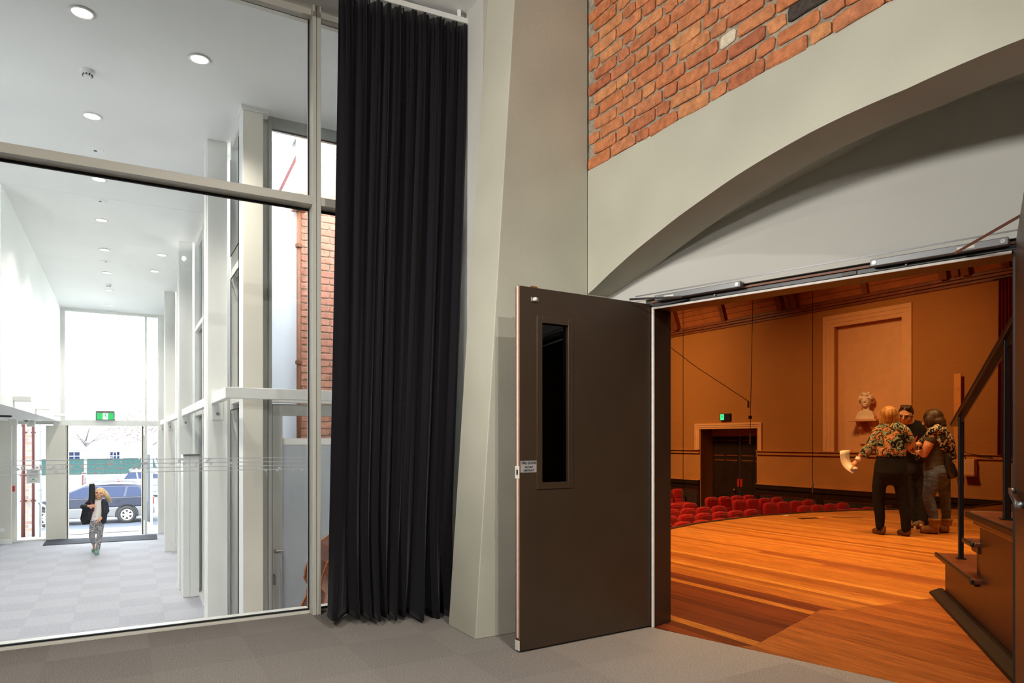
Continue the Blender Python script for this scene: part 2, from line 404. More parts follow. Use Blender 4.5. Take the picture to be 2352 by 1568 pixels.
# ---- wall that holds the double door (doorway frame), opening y from YR to YH
OX, YH, YR, ZH = 3.753, 2.43, 0.535, 2.045
iw = MB()
iw.box(OX, OX+0.2, YH+0.045, 3.4, -0.3, 3.4); iw.box(OX, OX+0.2, -7.0, YR-0.045, -0.3, 3.4); iw.box(OX, OX+0.2, YR-0.045, YH+0.045, ZH+0.055, 3.4)
struct(iw.build('wall_doorway', K['infill'], None, FO), 'pale grey panel wall above the doorway, under the arch', 'wall')
tr = MB().box(OX-0.007, OX, -0.6, YH+0.12, ZH+0.055, 2.131).build('trim_1', K['infill'], None, FO, bevel=0.002)
struct(tr, 'flat pale head panel directly above the double doorway', 'trim')
MB().box(OX-0.0075, OX, -0.6, YH+0.12, 2.131, 2.138).build('joint_line', K['closer'], tr)
for k, yy in enumerate((2.06, 1.06, 0.97, 1.99)):
    MB().lathe([(0.0055, 0), (0.0055, 0.002), (0.002, 0.002)], 10, T(OX-0.007, yy, 2.108 if k < 2 else 2.062) @ Matrix.Rotation(-math.pi/2, 4, 'Y')).build('screw', K['closer'], tr)
df = empty('door_frame', FO, 'dark brown frame of the double doorway with white seal strips', 'door frame')
df['kind'] = 'structure'
Box('jamb', K['brownd'], OX+0.012, OX+0.21, YH-0.012, YH+0.045, 0, ZH+0.05, df, bevel=0.003)
Box('jamb', K['brownd'], OX+0.012, OX+0.21, YR-0.045, YR+0.012, 0, ZH+0.05, df, bevel=0.003)
Box('head', K['brownd'], OX+0.012, OX+0.21, YR+0.012, YH-0.012, ZH, ZH+0.05, df, bevel=0.003)
Box('seal', K['seal'], OX+0.000, OX+0.012, YH-0.013, YH+0.002, 0, ZH+0.004, df)
Box('seal', K['seal'], OX+0.000, OX+0.012, YR+0.013, YH-0.013, ZH-0.009, ZH+0.003, df)
Box('stop_strip', K['black'], OX+0.004, OX+0.014, YR, YH, ZH+0.008, ZH+0.026, df)
Box('rebate', K['copper'], OX-0.002, OX+0.02, YR, YH, ZH+0.032, ZH+0.042, df)
Box('strike_plate', K['brownd'], OX-0.003, OX+0.002, 1.20, 1.27, ZH+0.008, ZH+0.026, df)

# ---- brown door leaves
def leaf_common(nm, hinge, deg, wid, label):
    M = T(hinge.x, hinge.y, 0) @ RZ(deg)
    d = empty(nm, M, label, 'door'); d['kind'] = 'structure'
    return d, M
hl = FO @ Vector((OX-0.004, YH+0.004, 0))
d1, LM = leaf_common('door_1', hl, -147.7, 1.0, 'open dark brown fire door with a narrow glazed vision panel')
LW, LT, LZ0, LZ1 = 1.0, 0.045, 0.012, 2.068
g0 = onM(LM, 1, 0, 1305, 0).x; g1 = onM(LM, 1, 0, 1243, 0).x; gz0 = onM(LM, 1, 0, 1275, 1108).z; gz1 = onM(LM, 1, 0, 1275, 743).z
slab = MB(); slab.box(0.003, g0, -LT, 0, LZ0, LZ1); slab.box(g1, LW, -LT, 0, LZ0, LZ1); slab.box(g0, g1, -LT, 0, LZ0, gz0); slab.box(g0, g1, -LT, 0, gz1, LZ1)
slab.build('leaf', K['brown'], d1)
Box('vision_glass', K['glassdk'], g0, g1, -0.026, -0.020, gz0, gz1, d1)
bd = MB(); w = 0.034
for (x0, x1, z0, z1) in ((g0-w, g0+.004, gz0-w, gz1+w), (g1-.004, g1+w, gz0-w, gz1+w), (g0+.004, g1-.004, gz0-w, gz0+.004), (g0+.004, g1-.004, gz1-.004, gz1+w)): bd.box(x0, x1, 0, 0.007, z0, z1)
bd.build('glazing_bead', K['brown'], d1, bevel=0.002)
Box('edge_seal', K['seal'], LW, LW+0.0035, -0.030, -0.014, LZ0+0.07, LZ1, d1)
Box('edge_strip', K['copper'], LW, LW+0.002, -0.010, -0.001, LZ0, LZ1, d1)
Box('edge_strip', K['copper'], LW, LW+0.002, -0.044, -0.036, LZ0, LZ1, d1)
z_ = onM(LM, 1, 0, 1190, 1085).z
lt = Box('latch_plate', K['seal'], LW, LW+0.006, -0.043, -0.004, z_-0.036, z_+0.036, d1, bevel=0.002)
Box('latch_bolt', K['black'], LW+0.006, LW+0.0075, -0.026, -0.012, z_-0.014, z_+0.016, lt)
Box('bottom_guard', K['seal'], LW, LW+0.006, -0.044, -0.001, LZ0, LZ0+0.055, d1, bevel=0.002)
q = onM(LM, 1, 0, 1228, 688)
cb = Box('door_catch', K['steel'], q.x-0.026, q.x+0.026, 0, 0.004, q.z-0.012, q.z+0.012, d1, bevel=0.001)
MB().lathe([(0.0, 0), (0.011, 0), (0.011, 0.014), (0.006, 0.02), (0, 0.02)], 14, T(q.x+0.004, 0.004, q.z) @ Matrix.Rotation(-math.pi/2, 4, 'X')).build('catch_knob', K['seal'], cb, smooth=False)
Box('top_catch', K['brass'], q.x-0.03, q.x+0.01, -0.03, -0.015, LZ1, LZ1+0.012, d1)
a = onM(LM, 1, 0, 1195.5, 1058); b = onM(LM, 1, 0, 1233, 1084); a.x = min(a.x, LW-0.003)
sp = Box('sign_plate', K['sign'], b.x, a.x, 0, 0.0015, b.z, a.z, d1)
sw, sh, sx, sz = a.x-b.x, a.z-b.z, (a.x+b.x)/2, (a.z+b.z)/2
for s, size, dz in (('FIRE DOOR', 0.0195, 0.30), ('DO NOT', 0.0135, -0.05), ('OBSTRUCT', 0.0145, -0.34)):
    me = text_mesh(s, size, K['ink'], 1.0, 0.0004)
    link('lettering', me, sp, T(sx, 0.0022, sz+dz*sh) @ Matrix.Rotation(math.pi, 4, 'Z') @ Matrix.Rotation(math.pi/2, 4, 'X'))
hr = FO @ Vector((OX-0.004, YR-0.0, 0)); E_ = Vector((1.655, 2.195)); v_ = E_-Vector((hr.x, hr.y))
d2, RM = leaf_common('door_2', hr, math.degrees(math.atan2(v_.y, v_.x)), 1.0, 'second brown door leaf swung open beside the wooden stair')
Box('leaf', K['brown'], 0.003, 1.0, 0, LT, LZ0, LZ1, d2)
qq = MB(); 
pb = MB(); pb.tube([(0.12, -0.07, 0.98), (0.9, -0.07, 0.98)], 0.014, 10); pb.tube([(0.12, -0.07, 0.98), (0.12, 0, 0.98)], 0.012, 8); pb.tube([(0.9, -0.07, 0.98), (0.9, 0, 0.98)], 0.012, 8)
pb.v = [(x, y*0.35-0.0, z) for x, y, z in pb.v]
pb.build('push_bar', K['steel'], d2, smooth=True)

# ---- overhead closers on the head panel
def closer(y0, y1, z0, z1, arm, plate_y, label):
    e = empty('door_closer', FO @ T(OX-0.007, (y0+y1)/2, z0), label, 'door closer')
    h = (y1-y0)/2
    Box('body', K['closer'], -0.045, 0, -h, h, 0, z1-z0, e, bevel=0.003)
    for s in (-1, 1): MB().lathe([(0.010, 0), (0.010, 0.003), (0.004, 0.003), (0.004, 0.001), (0, 0.001)], 14, T(-0.045, s*(h-0.02), (z1-z0)/2) @ Matrix.Rotation(-math.pi/2, 4, 'Y')).build('screw_cap', K['steel'], e)
    Box('rating_plate', K['seal'], -0.0465, -0.045, plate_y-0.035-(y0+y1)/2, plate_y+0.035-(y0+y1)/2, 0.010, z1-z0-0.012, e)
    i = e.matrix_world.inverted(); 
    MB().tube([i @ Vector(p) for p in arm], (0.007, 0.011), 4).build('arm', K['closer'], e)
    return e
def fo(px, py): 
    q = on(FO, 0, OX-0.03, px, py); return q
p0, p1 = fo(1508, 686), fo(1704, 656)
closer(p1.y, p0.y, p0.z-0.016, p0.z+0.018, [FO @ (fo(1572, 683)+Vector((-0.03, 0, 0))), LM @ Vector((0.20, 0.02, 2.075))], p0.y-0.10, 'grey overhead closer with its arm to the door with the vision panel')
p0, p1 = fo(2001, 607), fo(2318, 552)
closer(p1.y, p0.y, p0.z-0.016, p0.z+0.018, [FO @ (fo(2199, 583)+Vector((-0.03, 0, 0))), RM @ Vector((0.50, 0.02, 2.075))], p1.y+0.16, 'grey overhead closer with its arm to the leaf beside the stair')

# ---- black stage curtain
cm = MB(); NU, NV = 300, 70
ZT = 4.085
tr_r, tr_l = Vector((-0.300, 4.78)), Vector((-1.115, 4.40))
bo_r, bo_l = Vector((-0.445, 4.70)), Vector((-1.195, 4.44))
random.seed(11)
cen = []; x = 0.0
while x < 1.02:
    cen.append(x); x += random.uniform(0.05, 0.14)
def fold(u):
    for i in range(len(cen)-1):
        if cen[i] <= u <= cen[i+1]:
            t = (u-cen[i])/(cen[i+1]-cen[i]); return i, t, cen[i+1]-cen[i]
    return len(cen)-2, 1.0, 0.08
amp = [random.uniform(0.35, 1.0) for _ in range(60)]
drift = [random.uniform(-1, 1) for _ in range(60)]
skew = [random.uniform(0.65, 1.5) for _ in range(60)]
flare = [random.uniform(0.1, 1.0) for _ in range(60)]
for j in range(NV+1):
    v = j/NV; v = v**0.9
    for i in range(NU+1):
        u = i/NU
        low = max(0, (v-0.80)/0.20)
        uu = u+0.012*math.sin(7*u+2.2*v)*v+0.010*math.sin(23*u+1.3)*v+low*low*0.02*math.sin(9*u+1)
        k, t, wdt = fold(min(max(uu, 0), 1))
        top = max(0, 1-v/0.045); head = max(0, 1-v/0.16)
        base = (tr_r.lerp(tr_l, u)).lerp(bo_r.lerp(bo_l, u), v**1.2)
        s = 0.5-0.5*math.cos(2*math.pi*(t**skew[k])); s = 0.75*s+0.25*math.sin(math.pi*t)
        A = 0.105*amp[k]*(0.55+0.45*v)*(1-0.35*head)
        off = A*(s-0.45)+0.011*math.sin(2*math.pi*(u*31+0.6*math.sin(3*v)))*(0.12+0.88*head)
        off += low**1.5*0.17*flare[k]*s
        nrm = Vector((0.42, -0.907))
        side = Vector((0.907, 0.42))
        lat = 0.020*drift[k]*math.sin(math.pi*v*0.9)*s-0.03*low*low*drift[k]*s
        hem = 0.055*u+0.012+0.014*drift[k]*s-0.03*(flare[k]*s)*(0.3+0.7*u)
        z = ZT+0.012*math.sin(2*math.pi*t)*top+(max(hem, 0.004)-ZT)*v
        x_, y_ = base.x+nrm.x*off+side.x*lat, base.y+nrm.y*off+side.y*lat
        cm.v.append((x_, y_, z))
for j in range(NV):
    for i in range(NU):
        q = j*(NU+1)+i; cm.f.append((q, q+1, q+NU+2, q+NU+1))
cu = empty('stage_curtain', T(-0.77, 4.6, 0), 'tall black gathered stage curtain hanging in front of the glazing', 'curtain')
co = cm.build('drape', K['curtain'], cu, T(0.77, -4.6, 0), smooth=True)
sm = co.modifiers.new('thick', 'SOLIDIFY'); sm.thickness = 0.004
track = MB(); t0 = Vector((-0.29, 4.785)); t1 = Vector((-1.25, 4.335)); dv = (t1-t0).normalized(); nv = Vector((-dv.y, dv.x))*0.012
track.add([(t0.x+s*nv.x, t0.y+s*nv.y, z) for s in (-1, 1) for z in (4.10, 4.135)]+[(t1.x+s*nv.x, t1.y+s*nv.y, z) for s in (-1, 1) for z in (4.10, 4.135)],
          [(0, 1, 3, 2), (4, 6, 7, 5), (0, 4, 5, 1), (2, 3, 7, 6), (0, 2, 6, 4), (1, 5, 7, 3)])
track.build('track', K['white'], cu, T(0.77, -4.6, 0))
for q in (0.08, 0.5, 0.92):
    c = t0.lerp(t1, q); Box('track_bracket', K['white'], c.x-0.012, c.x+0.012, c.y-0.012, c.y+0.012, 4.135, ZC, cu, T(0.77, -4.6, 0))
for q in range(14):
    c = t0.lerp(t1, (q+0.5)/14); MB().tube([(c.x, c.y, 4.10), (c.x, c.y, 4.055)], 0.004, 6).build('hook', K['steel'], cu, T(0.77, -4.6, 0))

# ---- glazed screen between foyer and lobby
gl = empty('window_1', FL, 'tall framed glass screen with printed music staff between foyer and lobby', 'glazing'); gl['kind'] = 'structure'
Box('mullion', K['alu'], 1.125, 1.150, GB-0.11, GB+0.05, 0, ZC, gl, bevel=0.002)
Box('mullion', K['alu'], 1.1535, 1.182, GB-0.11, GB+0.05, 0, ZC, gl, bevel=0.002)
for a0, a1 in ((-3.25, 1.125), (1.182, 2.42)):
    Box('transom', K['alu'], a0, a1, GB-0.108, GB+0.05, 2.812, 2.870, gl, bevel=0.002)
    Box('sill_rail', K['alu'], a0, a1, GB-0.035, GB-0.006, -0.005, 0.016, gl, bevel=0.002)
    Box('sill_rail', K['aluw'], a0, a1, GB+0.012, GB+0.09, -0.32, 0.024, gl, bevel=0.002)
    for (z0, z1) in ((2.796, 2.812), (0.016, 0.026), (2.870, 2.880)): Box('gasket', K['gasket'], a0, a1, GB-0.006, GB+0.012, z0, z1, gl)
    Box('head_rail', K['alu'], a0, a1, GB-0.05, GB+0.05, ZC-0.05, ZC, gl)
    Box('pane', K['glass'], a0+0.002, a1-0.002, GB-0.002, GB+0.006, 0.026, 2.796, gl)
    Box('pane', K['glass'], a0+0.002, a1-0.002, GB-0.002, GB+0.006, 2.880, ZC-0.05, gl)
for a0 in (1.119, 1.182): Box('gasket', K['gasket'], a0, a0+0.006, GB-0.006, GB+0.012, 0.026, ZC-0.05, gl)
Box('mullion', K['alu'], -2.35, -2.29, GB-0.11, GB+0.05, 0, ZC, gl, bevel=0.002)
for z in (1.079, 1.0525, 1.026, 0.9995): Box('staff_line', K['decal'], -3.2, 1.10, GB-0.0045, GB-0.002, z-0.0022, z+0.0022, gl)
def c1(x, y): return (x*.2359, 900+y*.2359)
def c2(x, y): return (130+x*.2488, 900+y*.2488)
def c4(x, y): return (340+x*.2933, 980+y*.2933)
def c5(x, y): return (590+x*.1913, 860+y*.1913)
notes = [c1(*p)+(0,) for p in ((218, 738), (362, 735), (402, 732), (494, 753), (522, 732), (547, 775), (611, 730), (695, 730))]
notes += [c1(*p)+(1,) for p in ((172, 752), (142, 782), (318, 755), (285, 775))]
notes += [c2(*p)+(0,) for p in ((237, 690), (504, 645), (504, 672), (380, 707), (356, 748), (582, 706), (713, 702), (736, 683), (760, 702), (793, 660), (826, 660))]
notes += [c2(*p)+(1,) for p in ((469, 667), (432, 707))]
notes += [c4(*p)+(0,) for p in ((188, 287), (247, 270), (267, 254), (285, 287), (373, 302), (390, 285), (462, 270), (478, 252), (495, 285), (588, 282), (649, 282))]
notes += [c5(*p)+(0,) for p in ((28, 1125), (107, 1147), (245, 1147), (270, 1120), (440, 1142), (540, 1142))]
nsq = MB().box(-0.0085, 0.0085, -0.0015, 0.001, -0.0075, 0.0075).mesh('note', K['decal'])
ndi = MB().prism([(-0.0095, 0), (0, 0.011), (0.0095, 0), (0, -0.011)], -0.0015, 0.001, 'y').mesh('note', K['decal'])
for i, (px, py, k) in enumerate(notes):
    q = on(FL, 1, GB-0.0035, px, py)
    nn = link('note', ndi if k else nsq, gl, T(q.x, GB-0.0035, q.z))
    if i % 5 == 2: Box('note_stem', K['decal'], 0.006, 0.0085, -0.0012, 0.001, -0.045, 0, nn)

# ================================================================ the lobby beyond the glass
K['post'] = mat('beige_grey_cladding', (222, 218, 206), 0.5, var=0.02, vscale=2)
K['panelgrey'] = mat('grey_door_frame', (176, 178, 174), 0.4, var=0.03, vscale=3)
K['downlight'] = emit('downlight_lens', (255, 240, 214), 9.0)
K['sensor'] = mat('white_plastic', (238, 238, 236), 0.4, var=0.01)
K['green'] = emit('exit_green', (40, 165, 90), 0.9)
K['greenw'] = emit('exit_white', (240, 255, 245), 1.2)
BE = 18.5
def fl(px, py, b): return on(FL, 1, b, px, py)
def fa_(px, b): return on(FL, 1, b, px, HY).x
# floor, tiles, ceiling
lf = Box('floor_lobby', K['lcarpet'][0], -4.3, 2.45, GB+0.10, BE+0.1, ZL-0.2, ZL-0.012, None, FL)
struct(lf, 'pale grey carpet tile floor of the entrance lobby', 'floor')
tm = [MB().box(.0003, .4997, .0003, .4997, -0.012, 0).mesh('carpet_tile', m) for m in K['lcarpet']]
for i in range(-6, 2):
    for j in range(10, 37):
        if i*0.5+0.45 > 1.3: continue
        link('carpet_tile', tm[(i+j) % 2], lf, T(i*0.5-0.05, j*0.5+0.0, ZL))
struct(Box('wall_plinth', K['white'], -4.3, 2.45, GB+0.06, GB+0.10, ZL-0.2, -0.012, None, FL), 'white upstand under the glass screen', 'wall')
struct(Box('ceiling_lobby', K['ceil'], -4.4, 1.10, 6.60, 9.806, ZC, ZC+0.2, None, FL), 'white ceiling over the near end of the lobby', 'ceiling')
struct(Box('ceiling_entrance', K['ceil'], -4.4, 1.10, 9.812, BE+0.25, ZC, ZC+0.2, None, FL), 'white ceiling over the street end of the lobby', 'ceiling')
struct(Box('wall_upper_left', K['white'], -1.45, -1.235, 9.81, BE+0.2, 1.615, ZC, None, FL), 'bright white upper wall along the lobby', 'wall')
struct(Box('ceiling_soffit', K['white'], -4.4, -1.45, 9.81, BE+0.2, 1.615, 1.75, None, FL), 'low white soffit beneath the upper lobby wall', 'ceiling')
struct(Box('wall_far_left', K['white'], -4.5, -4.3, 4.7, BE+0.3, ZL-0.2, ZC, None, FL), 'white wall on the far side of the lobby', 'wall')
struct(Box('wall_upper_end', K['white'], -4.4, -1.45, 9.81, 9.95, 1.75, ZC, None, FL), 'white upper wall end above the soffit', 'wall')
aw = fa_(26, 18.2)
we = Box('wall_end', K['post'], -4.3, aw, 18.2, 18.45, ZL, 1.615, None, FL)
struct(we, 'cream wall beside the tall lobby window', 'wall')
struct(Box('baseboard_end', K['white'], -4.3, aw+0.012, 18.185, 18.2, ZL, ZL+0.10, None, FL), 'white skirting under the cream wall', 'baseboard')
# ---- street end: framed glazing with the entrance
e2 = empty('window_2', FL, 'tall white framed entrance glazing at the street end', 'glazing'); e2['kind'] = 'structure'
zt0, zt1 = 1.525, 1.655
def seg(px0, px1): return fa_(px0, BE), fa_(px1, BE)
a, b = seg(26, 40); Box('frame_post', K['aluw'], a, b, BE-0.1, BE+0.1, ZL, zt0, e2)
a, b = seg(106, 151); Box('cladding_post', K['post'], a, b, BE-0.12, BE+0.12, ZL, zt0, e2, bevel=0.004)
a, b = seg(152, 158); Box('door_jamb', K['alu'], a, b, BE-0.05, BE+0.1, ZL, zt0, e2); Box('gasket', K['gasket'], (a+b)/2-0.008, (a+b)/2+0.008, BE-0.056, BE-0.05, ZL, zt0, e2)
a, b = seg(325, 330); Box('door_jamb', K['alu'], a, b, BE-0.05, BE+0.1, ZL, zt0, e2); Box('gasket', K['gasket'], (a+b)/2-0.008, (a+b)/2+0.008, BE-0.056, BE-0.05, ZL, zt0, e2)
a, b = seg(332, 338); Box('mullion', K['aluw'], a, b, BE-0.08, BE+0.08, ZL, ZC, e2)
a, b = seg(135, 364); Box('transom', K['aluw'], a-0.1, b, BE-0.09, BE+0.09, zt0, zt1, e2, bevel=0.004)
a, b = seg(0, 135); Box('transom', K['aluw'], a, b-0.1, BE-0.06, BE+0.09, zt0+0.02, 1.615, e2)
a, b = seg(139, 150); Box('frame_post', K['aluw'], a, b, BE-0.08, BE+0.08, zt1, ZC, e2)
a, b = seg(139, 364); Box('head', K['aluw'], a, b, BE-0.06, BE+0.06, ZC-0.05, ZC, e2)
for p0, p1, z0, z1 in ((40, 106, ZL, zt0+0.02), (338, 364, ZL, zt0), (150, 332, zt1, ZC-0.05), (338, 364, zt1, ZC-0.05)):
    a, b = seg(p0, p1); Box('pane', K['glass'], a+0.003, b-0.003, BE-0.004, BE+0.004, z0+0.003, z1-0.003, e2)
a, b = seg(40, 106); Box('sill_rail', K['aluw'], a, b, BE-0.05, BE+0.05, ZL, ZL+0.03, e2)
# open glazed door leaf of the entrance, swung out
gd = empty('door_3', FL @ T(fa_(349, BE+0.3), BE+0.35, ZL) @ RZ(100), 'glazed entrance door leaf standing open at the street', 'door'); gd['kind'] = 'structure'
Box('stile', K['aluw'], 0, 0.06, -0.02, 0.02, 0.02, 2.45, gd); Box('stile', K['aluw'], 0.84, 0.9, -0.02, 0.02, 0.02, 2.45, gd)
Box('rail', K['aluw'], 0.06, 0.84, -0.02, 0.02, 0.02, 0.2, gd); Box('rail', K['aluw'], 0.06, 0.84, -0.02, 0.02, 2.37, 2.45, gd)
Box('pane', K['glass'], 0.06, 0.84, -0.004, 0.004, 0.2, 2.37, gd)
MB().tube([(0.1, 0.02, 0.75), (0.1, 0.07, 0.75), (0.1, 0.07, 1.5), (0.1, 0.02, 1.5)], 0.012, 8).build('pull_handle', K['steel'], gd)
# exit sign standing on the transom
def running_man(parent, s, y, mt, flip=1):
    """pictogram built from flat bars: head, torso, arms, legs, doorway bar"""
    g = MB(); 
    def bar(x0, z0, x1, z1, w):
        d = Vector((x1-x0, z1-z0)); n = Vector((-d.y, d.x)).normalized()*w/2
        g.add([(flip*(x0+n.x)*s, y, (z0+n.y)*s), (flip*(x1+n.x)*s, y, (z1+n.y)*s), (flip*(x1-n.x)*s, y, (z1-n.y)*s), (flip*(x0-n.x)*s, y, (z0-n.y)*s)], [(0, 1, 2, 3)])
    g.add([(flip*(0.06+0.09*math.cos(k*math.pi/5))*s, y, (0.36+0.09*math.sin(k*math.pi/5))*s) for k in range(10)], [tuple(range(10))])
    for q in ((-0.02, 0.25, 0.03, 0.0, 0.13), (-0.02, 0.22, -0.2, 0.12, 0.06), (-0.2, 0.12, -0.24, -0.02, 0.06), (0.02, 0.22, 0.16, 0.08, 0.06), (0.16, 0.08, 0.3, 0.12, 0.06),
              (0.03, 0.0, 0.2, -0.14, 0.08), (0.2, -0.14, 0.14, -0.36, 0.07), (0.02, 0.0, -0.12, -0.2, 0.08), (-0.12, -0.2, -0.34, -0.22, 0.07)): bar(*q)
    return g.build('running_figure', mt, parent)
q = fl(242, 958, BE-0.10)
ex = empty('exit_sign', FL @ T(q.x, BE-0.115, zt1), 'green running man exit sign on the transom of the street entrance', 'exit sign')
Box('housing', K['closer'], -0.19, 0.19, -0.03, 0.03, 0.0, 0.215, ex, bevel=0.004)
Box('legend_panel', K['green'], -0.17, 0.17, -0.034, -0.030, 0.015, 0.165, ex)
Box('figure_panel', K['greenw'], -0.05, 0.05, -0.036, -0.034, 0.018, 0.160, ex)
rm = running_man(ex, 0.17, -0.038, K['green']); rm.location.z = 0.09
MB().lathe([(0.006, 0), (0.006, 0.004), (0, 0.004)], 10, T(0, -0.030, 0.19) @ Matrix.Rotation(math.pi/2, 4, 'X')).build('indicator', emit('red_led', (255, 60, 50), 2.0), ex)
# door mats
def pm(px, py): 
    q = FL.inverted() @ atz(px, py, ZL); return (q.x, q.y)
tag(MB().prism([pm(98, 1253), pm(361.5, 1238.5), pm(359.5, 1227.5), pm(107, 1240.5)], ZL, ZL+0.012).build('door_mat', K['mat'], None, FL), 'dark grey mat inside the street entrance', 'mat')
# ---- columns along the glazed side
cols = [7.365, 11.37, 15.35, 18.35]
names = ['white box column where the white rail turns to the courtyard door', 'white box column beside the tall white cabinet', 'white box column midway along the lobby glazing', 'white box column at the street end of the lobby glazing']
for i, (b0, lb) in enumerate(zip(cols, names)):
    e = empty('column', FL @ T(0.72, b0, ZL), lb, 'column')
    Box('shaft', K['aluw'], 0, 0.185, 0, 0.34 if i < 3 else 0.25, 0, ZC-ZL, e, bevel=0.006)
    Box('edge_trim', K['white'], -0.012, 0.0, 0.03, 0.10, 0, ZC-ZL, e)
    pl = Box('fixing_plate', K['aluw'], 0.04, 0.145, -0.012, 0, 2.44, 2.74, e, bevel=0.003)
    MB().lathe([(0.016, 0), (0.016, 0.012), (0.008, 0.016), (0, 0.016)], 6, T(0.09, -0.012, 2.50) @ Matrix.Rotation(math.pi/2, 4, 'X')).build('bolt', K['steel'], pl)
e = empty('column', FL @ T(0.93, 6.475, ZL), 'cream clad column beside the glazed courtyard door', 'column')
Box('shaft', K['post'], 0, 0.165, 0, 0.225, 0, ZC-ZL-0.035, e, bevel=0.004)
Box('edge_trim', K['white'], -0.008, 0.0, 0.0, 0.225, 0, ZC-ZL-0.035, e)
Box('cap', K['white'], -0.025, 0.215, -0.025, 0.23, ZC-ZL-0.035, ZC-ZL, e)
sd = empty('window_3', FL, 'white framed side glazing between the lobby columns', 'glazing'); sd['kind'] = 'structure'
SA = 0.99
for (b0, b1) in ((6.70, 7.365), (7.70, 11.37), (11.71, 15.35), (15.69, 18.35)):
    nseg = 1 if b1-b0 < 1 else 3
    for k in range(nseg+1):
        bb = b0+(b1-b0)*k/nseg; bb = min(max(bb, b0+0.03), b1-0.03)
        Box('mullion', K['aluw'], SA-0.06, SA+0.06, bb-0.03, bb+0.03, ZL, ZC, sd)
    for k in range(nseg):
        c0, c1_ = b0+(b1-b0)*k/nseg, b0+(b1-b0)*(k+1)/nseg
        if k == 0: c0 += 0.03
        if k == nseg-1: c1_ -= 0.03
        for z0, z1 in ((ZL, ZL+0.06), (1.56, 1.64), (2.83, 2.90), (ZC-0.07, ZC)): Box('rail', K['aluw'], SA-0.05, SA+0.05, c0+0.03, c1_-0.03, z0, z1, sd)
        for z0, z1 in ((ZL+0.06, 1.56), (1.64, 2.83), (2.90, ZC-0.07)):
            Box('pane', K['glass'], SA-0.004, SA+0.004, c0+0.034, c1_-0.034, z0+0.003, z1-0.003, sd)
    Box('gasket', K['gasket'], SA-0.062, SA-0.056, b0+0.075, b0+0.087, ZL+0.1, 1.5, sd); Box('gasket', K['gasket'], SA-0.062, SA-0.056, b0+0.075, b0+0.087, 1.7, ZC-0.16, sd)
for (y0, y1, z0, z1) in ((7.285, 7.297, ZL+0.1, 1.5), (7.285, 7.297, 1.70, 2.80), (7.285, 7.297, 3.02, ZC-0.2), (6.78, 7.285, 1.488, 1.5), (6.78, 7.285, 2.79, 2.80), (6.78, 7.285, 3.02, 3.03)): Box('gasket', K['gasket'], SA-0.067, SA-0.061, y0, y1, z0, z1, sd)
# white rail that ties the columns together and turns along the courtyard door
rl = empty('tie_rail', FL @ T(0.755, 6.28, 1.558), 'white horizontal steel rail bolted along the lobby columns', 'rail')
Box('rail_section', K['white'], 0, 1.55, 0, 0.06, 0, 0.095, rl, bevel=0.004)
Box('rail_section', K['white'], 0, 0.06, 0.06, 1.073, 0, 0.095, rl, bevel=0.004)
for b0, b1 in ((7.705, 11.35), (11.71, 15.33), (15.69, 18.33)): Box('rail_section', K['white'], 0, 0.06, b0-6.28, b1-6.28, 0, 0.095, rl, bevel=0.004)
# ---- courtyard screen with its glazed door
SB = 6.6
cs = empty('window_4', FL, 'framed glass screen onto the courtyard above the glazed door', 'glazing'); cs['kind'] = 'structure'
a0 = fa_(606, SB); a1 = fa_(623.5, SB)
Box('frame_post', K['panelgrey'], 1.096, a1-0.035, SB-0.02, SB+0.08, ZL, ZC, cs, bevel=0.003)
Box('frame_post', K['panelgrey'], a1-0.032, a1, SB-0.03, SB+0.08, ZL, ZC, cs, bevel=0.003)
Box('head', K['panelgrey'], a1, 2.42, SB-0.03, SB+0.06, ZC-0.105, ZC, cs, bevel=0.003)
Box('transom', K['aluw'], a1, 2.42, SB-0.03, SB+0.06, 1.545, 1.615, cs, bevel=0.003)
Box('gasket', K['gasket'], a1, 2.42, SB-0.006, SB+0.006, ZC-0.113, ZC-0.105, cs)
Box('pane', K['glass'], a1+0.002, 2.42, SB, SB+0.008, 1.615, ZC-0.113, cs)
cd = empty('door_4', FL, 'glazed courtyard door with frosted lower pane and long pull handle', 'door'); cd['kind'] = 'structure'
s1 = fa_(648, SB); dz1 = 1.535; dg = 1.425; df_ = fl(680, 1006, SB).z
Box('stile', K['panelgrey'], a1+0.004, s1, SB-0.022, SB+0.022, ZL+0.01, dz1, cd, bevel=0.003)
Box('rail', K['panelgrey'], s1, 2.15, SB-0.022, SB+0.022, dg, dz1, cd, bevel=0.003)
Box('rail', K['panelgrey'], s1, 2.15, SB-0.022, SB+0.022, ZL+0.01, ZL+0.14, cd, bevel=0.003)
Box('stile', K['panelgrey'], 2.15, 2.25, SB-0.022, SB+0.022, ZL+0.01, dz1, cd, bevel=0.003)
Box('pane', K['glass'], s1+0.001, 2.149, SB-0.004, SB+0.004, df_, dg-0.001, cd)
Box('film_edge', K['white'], s1+0.001, 2.149, SB-0.006, SB+0.006, df_-0.062, df_, cd)
Box('frosted_pane', K['film'], s1+0.001, 2.149, SB-0.004, SB+0.004, ZL+0.14, df_-0.062, cd)
h0 = fl(646, 1266, SB-0.06); 
MB().tube([(h0.x-0.05, SB-0.022, h0.z), (h0.x-0.0, SB-0.075, h0.z), (h0.x, SB-0.075, h0.z-0.04), (h0.x, SB-0.075, h0.z-0.75), (h0.x, SB-0.022, h0.z-0.75)], 0.018, 4).build('pull_handle', K['steel'], cd)
h1 = fl(626, 1330, SB-0.03)
MB().tube([(h1.x+0.012, SB-0.022, h1.z+0.04), (h1.x+0.012, SB-0.045, h1.z+0.03), (h1.x+0.012, SB-0.045, h1.z-0.05)], 0.009, 6).build('lever', K['closer'], cd)
